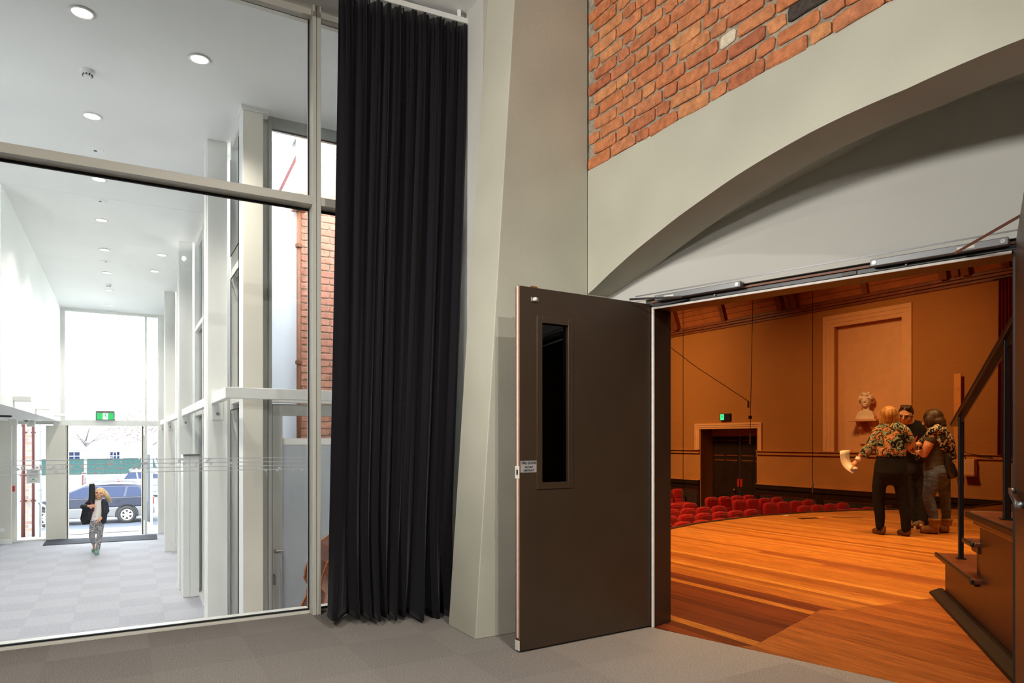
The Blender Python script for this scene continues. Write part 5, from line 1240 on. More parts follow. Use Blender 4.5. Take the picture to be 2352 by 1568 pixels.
K['shoebrown'] = mat('brown_leather', (98, 64, 40), 0.45, var=0.2, vscale=20)
K['sole'] = mat('pale_sole', (206, 190, 168), 0.7)
K['sneaker'] = mat('brown_mesh_sneaker', (112, 84, 60), 0.8, var=0.5, vscale=60)
K['ugg'] = mat('sheepskin_boot', (150, 112, 74), 0.95, var=0.2, vscale=25, bump=0.3, bscale=40)
K['uggsole'] = mat('boot_sole', (92, 66, 44), 0.8)
K['leather'] = mat('black_leather', (34, 30, 28), 0.35, var=0.1, bump=0.2, bscale=20)
def blotch(name, cols, scale, seedz=0.0, rough=0.8, stretch=None):
    m, nt, b = new_mat(name); N = nt.nodes; L = nt.links; b.inputs['Roughness'].default_value = rough; b.inputs['Specular IOR Level'].default_value = 0.2
    g = N.new('ShaderNodeNewGeometry'); src = g.outputs['Position']
    if stretch:
        mp = N.new('ShaderNodeMapping'); mp.inputs['Scale'].default_value = stretch; L.new(src, mp.inputs[0]); src = mp.outputs[0]
    n = N.new('ShaderNodeTexNoise'); n.inputs['Scale'].default_value = scale; n.inputs['Detail'].default_value = 4; n.inputs['Distortion'].default_value = 1.6; L.new(src, n.inputs['Vector'])
    cr = N.new('ShaderNodeValToRGB'); cr.color_ramp.interpolation = 'LINEAR'; e = cr.color_ramp.elements
    while len(e) < len(cols): e.new(0.5)
    for i, (p, c) in enumerate(cols): e[i].position = p; e[i].color = lin(c)
    L.new(n.outputs[0], cr.inputs[0]); L.new(cr.outputs[0], b.inputs['Base Color']); return m
K['floral'] = blotch('floral_print', ((0.30, (24, 22, 20)), (0.42, (28, 26, 24)), (0.44, (120, 140, 112)), (0.475, (170, 184, 156)), (0.495, (30, 26, 24)), (0.525, (40, 26, 22)), (0.545, (170, 92, 48)), (0.585, (206, 158, 108)), (0.64, (196, 140, 96)), (0.68, (40, 44, 28))), 7.5)
K['checkscarf'] = blotch('black_white_check', ((0.40, (22, 20, 20)), (0.50, (34, 31, 30)), (0.54, (176, 160, 142)), (0.62, (196, 180, 162))), 30, stretch=(1, 1, 0.7))
K['dots'] = blotch('speckled_leggings', ((0.42, (60, 58, 66)), (0.50, (150, 146, 150)), (0.58, (212, 208, 206))), 60)
K['teedesign'] = blotch('white_tee_print', ((0.30, (232, 226, 220)), (0.62, (230, 224, 218)), (0.70, (150, 70, 90))), 9)
K['navy'] = mat('navy_jacket', (38, 42, 52), 0.9, var=0.15, vscale=20, bump=0.3, bscale=20)
K['teal_shoe'] = mat('mint_green_shoe', (116, 158, 140), 0.7, var=0.15, vscale=30)
K['casebag'] = mat('black_nylon_case', (26, 25, 27), 0.7, var=0.15, vscale=30)
K['bhairlight'] = mat('fair_hair', (206, 176, 134), 0.5, var=0.4, vscale=40, stretch=(1, 1, 0.12))
K['paper'] = mat('white_paper', (236, 222, 200), 0.8, var=0.02)
K['eye'] = mat('eye_dark', (30, 22, 18), 0.2)

class Fig:
    """joints are given as photo columns and rows (plus depth in metres) about the spot where the person stands"""
    def __init__(s, px, py, z, name, label):
        p = atz(px, py, z); s.p = p; s.px, s.py = px, py; s.S = F/p.y
        th = math.atan2(p.x, p.y); s.c = math.cos(th)
        s.e = empty(name, T(p.x, p.y, z) @ Matrix.Rotation(-th, 4, 'Z'), label, 'person'); s.Y = p.y
    def P(s, q):
        px, py = q[0], q[1]; d = q[2] if len(q) > 2 else 0.0
        k = 1+d*s.c/s.Y
        # sight line through the pixel, at depth d behind the standing spot
        zz = CZ-s.p.z+(HY-py)/F*(s.Y+d*s.c)
        return Vector(((px-s.px)*s.c/s.S*k, d, zz))
    def limb(s, mb, qs, rs, seg=14):
        pts = [s.P(q) if not isinstance(q, Vector) else q for q in qs]
        # resample for smooth bends
        P2, R2 = [], []
        for i in range(len(pts)-1):
            for t in (0, 0.33, 0.66):
                P2.append(pts[i].lerp(pts[i+1], t)); a, b = rs[i], rs[i+1]
                a = a if isinstance(a, tuple) else (a, a); b = b if isinstance(b, tuple) else (b, b)
                R2.append((a[0]+(b[0]-a[0])*t, a[1]+(b[1]-a[1])*t))
        P2.append(pts[-1]); a = rs[-1]; R2.append(a if isinstance(a, tuple) else (a, a))
        mb.tube(P2, R2, seg)
        for p, r in ((pts[0], R2[0]), (pts[-1], R2[-1])): mb.ell(p, (r[0]*0.97, r[1]*0.97, min(r)*0.9))
        for p, r in zip(pts[1:-1], rs[1:-1]):
            r = r if isinstance(r, tuple) else (r, r); mb.ell(p, (r[0], r[1], (r[0]+r[1])/2))
        return pts
    def part(s, mb, name, m, vox, sm=3, parent=None):
        return fuse(mb.build(name, m, parent or s.e), vox, sm)
def hand(mb, wrist, tip, spread, thumb, k=1.0, curl=Vector((0, 0, 0))):
    """palm, four fingers of unequal length and a thumb leaving the side of the palm"""
    d = (tip-wrist); L_ = d.length; d = d.normalized(); s = spread.normalized(); n = d.cross(s).normalized()
    pc = wrist+d*0.045*k
    mb.tube([wrist, wrist+d*0.03*k, wrist+d*0.075*k, wrist+d*0.088*k], [0.022*k, 0.030*k, 0.036*k, 0.030*k], 10)
    mb.ell(pc+d*0.015*k, (0.032*k, 0.022*k, 0.036*k))
    for i, ln in enumerate((0.070, 0.078, 0.074, 0.058)):
        o = s*(-0.028+0.0187*i)*k; b = wrist+d*0.08*k+o
        m1 = b+d*ln*0.45*k+curl*0.012*k; t = m1+(d*0.8+curl*0.7).normalized()*ln*0.55*k
        mb.tube([b-d*0.02*k, b, m1, t], [0.0095*k, 0.0095*k, 0.009*k, 0.0075*k], 8); mb.ell(t, (0.0075*k,)*3)
    th0 = wrist+d*0.025*k-s*0.026*k*thumb; th1 = th0+(d*0.6-s*0.8*thumb).normalized()*0.035*k; th2 = th1+(d*0.95+curl*0.4).normalized()*0.032*k
    mb.tube([wrist+d*0.02*k, th0, th1, th2], [0.014*k, 0.0125*k, 0.0105*k, 0.0085*k], 8); mb.ell(th2, (0.0085*k,)*3)
def head(mb, c, r, face, up=Vector((0, 0, 1))):
    """skull, jaw, nose, brow, lips, ears; face is the direction it looks"""
    f = face.normalized(); sx = f.cross(up).normalized(); u = sx.cross(f).normalized()
    M = Matrix((sx, f, u)).transposed().to_4x4()
    def at(a, b, h): return c+sx*a*r+f*b*r+u*h*r
    mb.ell(c, (0.72*r, 0.88*r, 0.95*r), M); mb.ell(at(0, 0.28, -0.55), (0.52*r, 0.55*r, 0.58*r), M); mb.ell(at(0, 0.62, -0.92), (0.22*r, 0.2*r, 0.2*r), M)
    mb.tube([at(0, 0.84, 0.12), at(0, 1.0, -0.16), at(0, 1.03, -0.30)], [0.07*r, 0.11*r, 0.13*r], 8); mb.ell(at(0, 0.94, -0.33), (0.15*r, 0.12*r, 0.09*r), M)
    mb.ell(at(0, 0.76, -0.60), (0.24*r, 0.12*r, 0.05*r), M); mb.ell(at(0, 0.75, -0.70), (0.21*r, 0.12*r, 0.06*r), M); mb.ell(at(0, 0.74, 0.20), (0.5*r, 0.14*r, 0.09*r), M)
    for s in (-1, 1):
        mb.ell(at(s*0.40, 0.62, -0.28), (0.2*r, 0.2*r, 0.2*r), M); mb.ell(at(s*0.74, -0.02, -0.12), (0.06*r, 0.17*r, 0.24*r), M)
    return at, M
def eyes(fig, at, M, r, parent):
    for s in (-1, 1):
        MB().ell(at(s*0.30, 0.80, -0.02), (0.11*r, 0.06*r, 0.05*r), M).build('eye', K['eye'], parent, smooth=True)
        MB().tube([at(s*0.14, 0.90, 0.16), at(s*0.32, 0.87, 0.20), at(s*0.48, 0.74, 0.15)], 0.022*r, 6).build('eyebrow', K['brownhair'], parent)

# ---------------- woman in the floral jacket, seen from behind
f = Fig(2046, 1229, 0.0, 'person', 'person in floral jacket and black trousers holding out sheets of paper'); P = f.P
bd = MB()
hc = P((2042, 957, 0.04)); at, HM = head(bd, hc, 0.118, Vector((0.35, 0.93, -0.15)))
f.limb(bd, [(2043, 968, 0.03), (2045, 982)], [0.055, 0.06])
f.limb(bd, [(2045, 985), (2046, 1015), (2046, 1050), (2046, 1085)], [(0.13, 0.09), (0.135, 0.10), (0.12, 0.10), (0.15, 0.11)])
for q, rr in (([(2015, 992), (1999, 1025, -0.02), (1970, 1056, -0.05)], [0.045, 0.038, 0.028]), ([(2078, 990), (2092, 1026, 0.05), (2104, 1022, 0.25)], [0.045, 0.038, 0.028])): f.limb(bd, q, rr)
w0, w1 = P((1969, 1057, -0.05)), P((1952, 1078, -0.06)); hand(bd, w0, w1, Vector((0.3, -0.9, 0.25)), 1, 1.0, Vector((-0.3, 0, -0.6)))
w0, w1 = P((2104, 1022, 0.25)), P((2112, 1018, 0.40)); hand(bd, w0, w1, Vector((0.9, 0, 0.2)), 1, 1.0, Vector((0, 0, -0.5)))
for q in ([(2028, 1085), (2017, 1150), (2022, 1212)], [(2065, 1085), (2075, 1150), (2082, 1215)]): f.limb(bd, q, [0.06, 0.045, 0.033])
for (hx, hy), (tx, ty) in (((2027, 1222), (2008, 1220)), ((2084, 1226), (2067, 1224))): f.limb(bd, [(hx-2, hy-4, 0.02), (tx+3, ty-4, 0.09)], [0.02, 0.017])
body = f.part(bd, 'body', K['skin'], 0.006, 2)
eyes(f, at, HM, 0.118, body)
jk = MB()
f.limb(jk, [(2044, 977), (2046, 990), (2046, 1015), (2046, 1042)], [(0.09, 0.075), (0.175, 0.105), (0.172, 0.125), (0.168, 0.125)], 20)
jk.tube([P((2046, 1030)), P((2046, 1046))], [(0.172, 0.13), (0.172, 0.13)], 22)
f.limb(jk, [(2018, 990), (2004, 1018, -0.01), (1994, 1032, -0.02), (1981, 1046, -0.03)], [0.075, 0.068, 0.064, 0.058])
f.limb(jk, [(2074, 988), (2088, 1010, 0.03), (2092, 1027, 0.06), (2099, 1025, 0.16)], [0.075, 0.065, 0.060, 0.052])
f.limb(jk, [(2044, 969, 0.0), (2045, 980, 0.0)], [0.062, 0.075])
f.part(jk, 'floral_jacket', K['floral'], 0.011, 3)
tr_ = MB()
f.limb(tr_, [(2047, 1044), (2046, 1066), (2045, 1085), (2045, 1096)], [(0.158, 0.115), (0.18, 0.125), (0.19, 0.135), (0.15, 0.11)], 20)
f.limb(tr_, [(2026, 1088), (2019, 1118), (2017, 1150), (2021, 1185), (2021, 1211)], [0.098, 0.082, 0.068, 0.060, 0.050], 16)
f.limb(tr_, [(2066, 1088), (2070, 1118), (2075, 1150), (2080, 1185), (2081, 1213)], [0.098, 0.080, 0.068, 0.062, 0.054], 16)
f.part(tr_, 'trousers', K['blackcloth'], 0.011, 3)
for (hx, hy), (tx, ty) in (((2028, 1221), (2009, 1219)), ((2085, 1225), (2067, 1222))):
    sh = MB(); h = P((hx, hy, 0.0)); t = P((tx, ty, 0.10)); h.z, t.z = 0.04, 0.034
    sh.tube([h+(h-t)*0.15, h, h.lerp(t, .5), t, t+(t-h)*0.25], [(0.030, 0.030), (0.038, 0.036), (0.042, 0.036), (0.042, 0.030), (0.022, 0.02)], 12); sh.tube([h+Vector((0, 0, .0)), h+Vector((0, 0, 0.07))], 0.036, 10)
    so_ = f.part(sh, 'shoe', K['shoebrown'], 0.008, 2)
    MB().tube([h+(h-t)*0.15-Vector((0, 0, .031)), h.lerp(t, .5)-Vector((0, 0, .030)), t+(t-h)*0.2-Vector((0, 0, .026))], [(0.034, 0.008), (0.04, 0.008), (0.034, 0.008)], 10).build('sole', K['gasket'], so_)
hrb = MB()
for dx, dz, rx, ry, rz in ((0, 0.022, 0.104, 0.118, 0.118), (0, -0.03, 0.112, 0.105, 0.10)): hrb.ell(hc+Vector((dx, -0.02, dz)), (rx, ry, rz))
hrb.tube([hc+Vector((0, -0.02, 0.0)), hc+Vector((0, -0.02, -0.075)), hc+Vector((0, -0.022, -0.118))], [(0.112, 0.10), (0.118, 0.095), (0.108, 0.080)], 20)
f.part(hrb, 'bob_hair', K['blonde'], 0.009, 2)
MB().tube([P((1972, 1052, -0.05)), P((1967, 1058, -0.05))], 0.036, 14).build('bracelet', K['seal'], f.e, smooth=True)
hold = P((1952, 1072, -0.07)); wom1 = f
# the sheets of paper in that hand are a thing of their own
pq = [P((1925, 1037, -0.10)), P((1947, 1035, 0.06)), P((1968, 1078, 0.05)), P((1956, 1089, -0.10))]
pe = empty('paper_sheets', f.e.matrix_world @ T(*hold), 'loose white paper sheets held out beside the dark trousers', 'paper')
for k in range(3):
    g = MB(); n = 8; off = Vector((0.006*k, 0.012*k, 0.004*k))
    for i in range(n+1):
        for j in (0, 1):
            u = i/n; a = pq[0].lerp(pq[3], u); b = pq[1].lerp(pq[2], u); p = a.lerp(b, j)+Vector((-0.045*math.sin(math.pi*u), 0, -0.03*math.sin(math.pi*u)))+off-hold; g.v.append(tuple(p))
    for i in range(n): g.f.append((2*i, 2*i+1, 2*i+3, 2*i+2))
    o = g.build('sheet', K['paper'], pe, smooth=True); m_ = o.modifiers.new('t', 'SOLIDIFY'); m_.thickness = 0.0008

# ---------------- man in the black shirt, facing the viewer, looking down
f = Fig(2104, 1211, 0.0, 'person', 'person in black shirt and glasses bending over between the two others'); P = f.P
bd = MB(); hc = P((2080, 951, -0.10)); at, HM = head(bd, hc, 0.122, Vector((-0.22, -0.93, -0.32)), Vector((0.12, 0, 1)))
f.limb(bd, [(2086, 962, -0.06), (2094, 978, 0)], [0.058, 0.065])
f.limb(bd, [(2098, 985), (2100, 1020), (2102, 1060), (2103, 1080)], [(0.14, 0.09), (0.14, 0.10), (0.13, 0.10), (0.14, 0.10)])
f.limb(bd, [(2070, 985), (2068, 1020, -0.05), (2090, 1032, -0.22)], [0.05, 0.04, 0.03]); f.limb(bd, [(2130, 985), (2138, 1022, -0.05), (2112, 1034, -0.24)], [0.05, 0.04, 0.03])
hand(bd, P((2090, 1032, -0.22)), P((2100, 1030, -0.32)), Vector((0, 0.2, 1)), 1, 1.0, Vector((0, 0, -0.5))); hand(bd, P((2112, 1034, -0.24)), P((2102, 1030, -0.34)), Vector((0, 0.2, 1)), -1, 1.0, Vector((0, 0, -0.5)))
for q in ([(2092, 1078), (2094, 1140), (2098, 1194)], [(2116, 1078), (2122, 1140), (2120, 1196)]): f.limb(bd, q, [0.08, 0.055, 0.04])
for q in ([(2097, 1204, 0.0), (2088, 1206, -0.12)], [(2120, 1204, 0.0), (2112, 1206, -0.14)]): f.limb(bd, q, [0.03, 0.028])
body = f.part(bd, 'body', K['skin'], 0.006, 2); eyes(f, at, HM, 0.122, body)
ts = MB()
f.limb(ts, [(2094, 975), (2099, 990), (2101, 1020), (2103, 1062)], [(0.10, 0.08), (0.19, 0.115), (0.18, 0.13), (0.165, 0.125)], 20)
f.limb(ts, [(2074, 985), (2068, 1012, -0.04)], [0.082, 0.075]); f.limb(ts, [(2127, 984), (2137, 1010, -0.03), (2136, 1026, -0.08)], [0.085, 0.075, 0.066])
f.part(ts, 'black_shirt', K['blackcloth'], 0.011, 3)
a_ = P((2099, 1003, -0.15)); 
for q0, q1 in (((2096, 1000), (2102, 1012)), ((2102, 1012), (2106, 1001)), ((2099, 1007), (2105, 1007))):
    MB().tube([P((q0[0], q0[1], -0.145)), P((q1[0], q1[1], -0.145))], (0.008, 0.004), 4).build('shirt_print', mat('red_print', (206, 44, 36), 0.7), f.e)
tr_ = MB(); f.limb(tr_, [(2103, 1058), (2103, 1078), (2103, 1088)], [(0.165, 0.12), (0.175, 0.125), (0.15, 0.11)], 18)
f.limb(tr_, [(2089, 1082), (2092, 1140), (2097, 1180), (2098, 1199)], [0.10, 0.078, 0.076, 0.072], 14); f.limb(tr_, [(2117, 1082), (2122, 1140), (2122, 1180), (2120, 1200)], [0.10, 0.080, 0.078, 0.074], 14)
f.part(tr_, 'jeans', K['darkjean'], 0.011, 3)
for hx, tx in ((2122, 2104), (2098, 2082)):
    h = P((hx, 1205, 0.03)); t = P((tx, 1206, -0.16)); h.z = t.z = 0.05; sh = MB()
    sh.tube([h, h.lerp(t, .35)+Vector((0, 0, .012)), t, t+(t-h)*0.18-Vector((0, 0, .01))], [(0.045, 0.045), (0.048, 0.05), (0.05, 0.038), (0.03, 0.024)], 12); so_ = f.part(sh, 'sneaker', K['sneaker'], 0.008, 2)
    MB().tube([h+(h-t)*0.14-Vector((0, 0, .036)), h.lerp(t, .5)-Vector((0, 0, .036)), t+(t-h)*0.18-Vector((0, 0, .034))], [(0.044, 0.014), (0.05, 0.014), (0.036, 0.014)], 10).build('sole', K['sole'], so_)
    for k in range(3):
        c = h.lerp(t, 0.4+0.15*k)+Vector((0, 0, 0.055-0.006*k)); MB().tube([c+Vector((-0.035, 0, -0.012)), c, c+Vector((0.035, 0, -0.012))], 0.005, 5).build('lace', K['sole'], so_)
hrb = MB(); hrb.ell(at(0, -0.14, 0.31), (0.090, 0.108, 0.090), HM); hrb.ell(at(0.0, -0.42, 0.0), (0.09, 0.07, 0.10), HM)
random.seed(8)
for k in range(26): hrb.tube([at(random.uniform(-.5, .5), random.uniform(-.4, .5), 0.85), at(random.uniform(-.55, .55), random.uniform(-.3, .62), random.uniform(0.92, 1.06))], [0.02, 0.007], 6)
for s in (-1, 1): hrb.ell(at(s*0.66, -0.05, 0.12), (0.012, 0.03, 0.05), HM)
f.part(hrb, 'short_hair', K['brownhair'], 0.008, 1)
gl_ = MB(); r = 0.122
gls = empty('glasses_mount', None)
bpy.data.objects.remove(gls)
for s in (-1, 1):
    ringp = [at(s*0.31+0.19*math.cos(k*math.pi/6), 0.95, -0.04+0.13*math.sin(k*math.pi/6)) for k in range(13)]
    gl_.tube(ringp, 0.0025, 5); gl_.tube([at(s*0.50, 0.94, 0.02), at(s*0.74, 0.1, 0.0)], 0.0025, 5)
gl_.tube([at(-0.12, 0.97, 0.0), at(0.12, 0.97, 0.0)], 0.0025, 5)
gl_.build('glasses', K['gasket'], f.e)

# ---------------- woman with the scarf, facing left
f = Fig(2150, 1224, 0.0, 'person', 'person in checked scarf, grey top, jeans and sheepskin boots'); P = f.P
bd = MB(); hc = P((2141, 963, 0.02)); at, HM = head(bd, hc, 0.115, Vector((-0.93, 0.25, -0.25)))
f.limb(bd, [(2144, 972, 0.02), (2149, 986)], [0.052, 0.06])
f.limb(bd, [(2150, 990), (2150, 1030), (2150, 1065), (2154, 1088)], [(0.09, 0.12), (0.10, 0.13), (0.11, 0.13), (0.13, 0.14)])
f.limb(bd, [(2141, 1002, -0.14), (2131, 1024, -0.16), (2122, 1043, -0.15), (2106, 1036, 0.0)], [0.060, 0.056, 0.046, 0.030]); f.limb(bd, [(2150, 1002, 0.14), (2134, 1038, 0.16), (2110, 1034, 0.06)], [0.055, 0.045, 0.03])
hand(bd, P((2106, 1036, 0.0)), P((2096, 1028, 0.08)), Vector((0, 0.3, 1)), 1, 0.95, Vector((-.3, .3, -0.2))); hand(bd, P((2110, 1034, 0.06)), P((2098, 1027, 0.10)), Vector((0, 0.3, 1)), -1, 0.95, Vector((-.3, -.2, -0.2)))
for q in ([(2146, 1092, -0.08), (2132, 1142, -0.10), (2146, 1198, -0.10)], [(2164, 1092, 0.08), (2171, 1145, 0.10), (2173, 1196, 0.12)]): f.limb(bd, q, [0.09, 0.06, 0.04])
for q in ([(2150, 1216, -0.10), (2124, 1218, -0.10)], [(2173, 1214, 0.12), (2162, 1215, 0.08)]): f.limb(bd, q, [0.03, 0.028])
body = f.part(bd, 'body', K['skin2'], 0.006, 2); eyes(f, at, HM, 0.115, body)
tp = MB(); f.limb(tp, [(2149, 988), (2151, 1004), (2151, 1035), (2150, 1062), (2150, 1078)], [(0.085, 0.12), (0.125, 0.155), (0.135, 0.155), (0.145, 0.155), (0.15, 0.16)], 20)
f.limb(tp, [(2143, 1000, -0.12), (2137, 1012, -0.15)], [0.072, 0.066])
f.part(tp, 'grey_top', K['greytee'], 0.011, 3)
tr_ = MB(); f.limb(tr_, [(2152, 1070), (2154, 1084), (2154, 1094)], [(0.145, 0.16), (0.165, 0.17), (0.15, 0.15)], 18)
f.limb(tr_, [(2146, 1090, -0.06), (2138, 1118, -0.09), (2132, 1142, -0.10), (2140, 1170, -0.10), (2146, 1196, -0.10)], [0.112, 0.090, 0.070, 0.062, 0.050], 16)
f.limb(tr_, [(2163, 1092, 0.06), (2168, 1120, 0.08), (2171, 1146, 0.10), (2173, 1175, 0.11), (2173, 1196, 0.12)], [0.100, 0.076, 0.062, 0.056, 0.048], 16)
f.part(tr_, 'jeans', K['jean'], 0.011, 3)
for (ax, ay, ad_), (tx, td) in (((2147, 1194, -0.10), (2119, -0.10)), ((2173, 1192, 0.12), (2160, 0.07))):
    a = P((ax, ay, ad_)); h = P((ax+2, 1216, ad_)); t = P((tx, 1218, td)); h.z = 0.055; t.z = 0.045; sh = MB()
    sh.tube([a+Vector((0, 0, 0.01)), a+Vector((0, 0, -0.05)), h+Vector((0, 0, 0.03))], [0.070, 0.064, 0.060], 14); sh.tube([h+(h-t)*0.12, h, h.lerp(t, .5)+Vector((0, 0, .012)), t, t+(t-h)*0.15], [(0.03, 0.04), (0.052, 0.052), (0.052, 0.05), (0.048, 0.038), (0.026, 0.024)], 12)
    sh.tube([a+Vector((0, 0, 0.02)), a+Vector((0, 0, -0.012))], 0.076, 14)
    so_ = f.part(sh, 'boot', K['ugg'], 0.009, 2)
    MB().tube([h+(h-t)*0.16-Vector((0, 0, .045)), h.lerp(t, .5)-Vector((0, 0, .042)), t+(t-h)*0.2-Vector((0, 0, .035))], [(0.05, 0.012), (0.054, 0.012), (0.04, 0.012)], 10).build('sole', K['uggsole'], so_)
hrb = MB(); hrb.ell(hc+Vector((0.015, 0, 0.025)), (0.118, 0.104, 0.115)); hrb.ell(hc+Vector((0.05, -0.01, -0.035)), (0.105, 0.105, 0.095)); hrb.ell(hc+Vector((0.085, -0.01, -0.07)), (0.075, 0.095, 0.055)); hrb.ell(hc+Vector((-0.02, -0.075, -0.03)), (0.07, 0.04, 0.09))
f.part(hrb, 'bob_hair', K['brownhair'], 0.009, 2)
sc_ = MB()
f.limb(sc_, [(2128, 1003, -0.10), (2138, 992, -0.14), (2152, 986, -0.13), (2166, 992, -0.10), (2178, 1008, -0.06), (2186, 1028, -0.04), (2191, 1050, -0.03)], [(0.03, 0.06), (0.045, 0.075), (0.055, 0.085), (0.06, 0.09), (0.062, 0.09), (0.05, 0.075), (0.032, 0.05)], 14)
f.limb(sc_, [(2128, 1003, -0.10), (2116, 1016, -0.05), (2109, 1036, -0.03)], [(0.04, 0.05), (0.048, 0.045), (0.03, 0.03)], 12)
f.limb(sc_, [(2156, 990, -0.13), (2162, 1010, -0.16), (2168, 1030, -0.15)], [(0.07, 0.04), (0.06, 0.03), (0.04, 0.025)], 12)
so_ = f.part(sc_, 'scarf', K['checkscarf'], 0.011, 1)
random.seed(5)
for k in range(16):
    x0 = 2160+random.uniform(0, 32); y0 = 1030+(x0-2160)*0.7; l = random.uniform(14, 26)
    MB().tube([P((x0, y0, -0.13)), P((x0+random.uniform(-2, 3), y0+l*0.5, -0.12)), P((x0+random.uniform(-2, 4), y0+l, -0.11))], [0.009, 0.008, 0.004], 5).build('fringe', K['checkscarf'], so_)
for k in range(8):
    x0 = 2105+random.uniform(0, 12); MB().tube([P((x0, 1034, -0.04)), P((x0+random.uniform(-2, 2), 1046, -0.04)), P((x0+random.uniform(-2, 3), 1056, -0.04))], [0.008, 0.008, 0.004], 5).build('fringe', K['checkscarf'], so_)
bg_ = empty('shoulder_bag', f.e.matrix_world @ T(*P((2182, 1096, -0.06))), 'black leather bag hanging behind the jeans of the scarf wearer', 'bag')
o_ = P((2182, 1096, -0.06)); bmm = MB()
bmm.tube([P((2172, 1040, -0.10))-o_, P((2178, 1062, -0.09))-o_, P((2184, 1084, -0.07))-o_, P((2188, 1096, -0.06))-o_], [(0.03, 0.05), (0.055, 0.075), (0.075, 0.09), (0.06, 0.08)], 12)
fuse(bmm.build('bag_body', K['leather'], bg_), 0.011, 3)
MB().tube([P((2172, 1042, -0.12))-o_, P((2166, 1010, -0.19))-o_, P((2150, 985, -0.17))-o_], (0.012, 0.004), 6).build('strap', K['leather'], bg_)

# ---------------- child walking in with an instrument case
f = Fig(224, 1272, ZL, 'person', 'child in dark jacket and speckled leggings walking in from the street'); P = f.P
bd = MB(); hc = P((229, 1133, -0.02)); at, HM = head(bd, hc, 0.105, Vector((-0.15, -0.98, 0.08)), Vector((0.12, 0, 1)))
f.limb(bd, [(228, 1142), (227, 1152)], [0.045, 0.05]); f.limb(bd, [(226, 1154), (225, 1175), (223, 1197)], [(0.10, 0.07), (0.10, 0.075), (0.11, 0.08)])
f.limb(bd, [(209, 1156), (190, 1162, -0.05), (204, 1161, -0.16)], [0.036, 0.03, 0.023]); f.limb(bd, [(241, 1156), (244, 1174, 0.02), (233, 1191, -0.10)], [0.036, 0.03, 0.023])
hand(bd, P((203, 1161, -0.16)), P((214, 1161, -0.17)), Vector((0, 0.2, 1)), 1, 0.85, Vector((0, -0.5, 0))); hand(bd, P((234, 1190, -0.10)), P((226, 1195, -0.12)), Vector((0, 0.9, 0.4)), 1, 0.85, Vector((0, 0, -0.4)))
for q in ([(229, 1200), (228, 1230, -0.03), (224, 1262, -0.02)], [(216, 1200), (211, 1231, 0.02), (215, 1246, 0.28)]): f.limb(bd, q, [0.06, 0.042, 0.03])
f.limb(bd, [(223, 1267, 0.0), (222, 1269, -0.12)], [0.024, 0.022]); f.limb(bd, [(215, 1249, 0.30), (216, 1257, 0.25)], [0.024, 0.022])
body = f.part(bd, 'body', K['skin'], 0.006, 2); eyes(f, at, HM, 0.105, body)
te = MB(); f.limb(te, [(226, 1152), (226, 1170), (222, 1192)], [(0.105, 0.08), (0.115, 0.095), (0.115, 0.09)], 18); f.part(te, 'tee_shirt', K['teedesign'], 0.01, 2)
jk = MB()
f.limb(jk, [(238, 1152, -0.01), (240, 1172, -0.03), (238, 1198, -0.02)], [(0.06, 0.095), (0.06, 0.11), (0.05, 0.11)], 14); f.limb(jk, [(213, 1152, 0.0), (209, 1172, 0.0), (205, 1190, 0.02)], [(0.055, 0.095), (0.045, 0.105), (0.045, 0.10)], 14)
f.limb(jk, [(224, 1152, 0.07), (224, 1175, 0.09), (224, 1197, 0.09)], [(0.13, 0.05), (0.14, 0.05), (0.14, 0.05)], 14)
f.limb(jk, [(210, 1155), (191, 1162, -0.05), (200, 1162, -0.13)], [0.056, 0.050, 0.042]); f.limb(jk, [(241, 1155), (245, 1174, 0.02), (237, 1187, -0.07)], [0.056, 0.050, 0.040])
f.part(jk, 'jacket', K['navy'], 0.010, 2)
lg = MB(); f.limb(lg, [(223, 1188), (223, 1200)], [(0.11, 0.085), (0.115, 0.09)], 16)
f.limb(lg, [(230, 1200), (229, 1230, -0.03), (224, 1262, -0.02)], [0.075, 0.055, 0.038]); f.limb(lg, [(216, 1200), (211, 1231, 0.02), (215, 1246, 0.28)], [0.075, 0.055, 0.040]); f.part(lg, 'leggings', K['dots'], 0.009, 2)
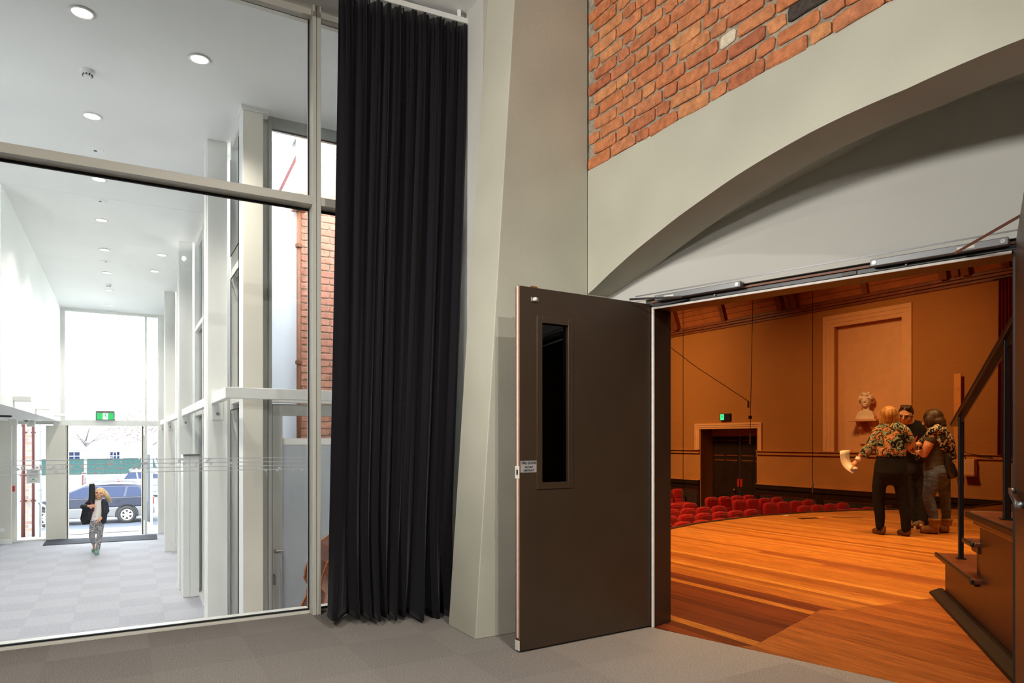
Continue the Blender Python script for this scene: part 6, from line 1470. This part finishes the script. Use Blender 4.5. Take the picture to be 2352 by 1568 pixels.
for h, t in ((P((223, 1267, 0.03)), P((222, 1270, -0.13))), (P((215, 1249, 0.32)), P((216, 1258, 0.26)))):
    if h.z < 0.2: h.z, t.z = 0.045, 0.035
    sh = MB(); sh.tube([h, h.lerp(t, .5), t, t+(t-h)*0.15], [(0.036, 0.04), (0.042, 0.042), (0.042, 0.034), (0.025, 0.02)], 12); f.part(sh, 'shoe', K['teal_shoe'], 0.008, 1)
hrb = MB(); hrb.ell(at(0, -0.20, 0.26), (0.088, 0.10, 0.090), HM); hrb.ell(at(0.35, -0.35, -0.2), (0.09, 0.085, 0.10), HM)
hrb.tube([hc+Vector((0.03, 0.03, 0.05)), hc+Vector((0.10, 0.04, -0.03)), hc+Vector((0.16, 0.06, -0.13)), hc+Vector((0.19, 0.07, -0.19))], [(0.06, 0.08), (0.055, 0.08), (0.04, 0.06), (0.015, 0.03)], 12); hrb.tube([hc+Vector((-0.06, 0.02, 0.03)), hc+Vector((-0.075, 0.02, -0.08))], [(0.03, 0.06), (0.02, 0.05)], 10)
f.part(hrb, 'loose_hair', K['bhairlight'], 0.008, 1)
o_ = P((200, 1200, 0.03)); ca = empty('instrument_case', f.e.matrix_world @ T(*o_), 'black padded instrument case carried upright by the child', 'instrument case')
cs_ = MB(); cs_.tube([P((211, 1110, -0.10))-o_, P((211.5, 1116, -0.10))-o_, P((211.5, 1140, -0.09))-o_, P((210, 1152, -0.07))-o_], [(0.045, 0.035), (0.055, 0.04), (0.056, 0.045), (0.06, 0.05)], 14)
cs_.tube([P((208, 1150, -0.05))-o_, P((202, 1172, 0.02))-o_, P((199, 1190, 0.05))-o_, P((200, 1202, 0.05))-o_], [(0.065, 0.06), (0.10, 0.07), (0.11, 0.07), (0.08, 0.06)], 16)
fuse(cs_.build('padded_shell', K['casebag'], ca), 0.010, 3)
MB().tube([P((208, 1150, -0.13))-o_, P((216, 1162, -0.17))-o_, P((215, 1172, -0.14))-o_, P((206, 1180, -0.04))-o_], (0.012, 0.006), 6).build('carry_strap', mat('plum_strap', (110, 40, 66), 0.8), ca)
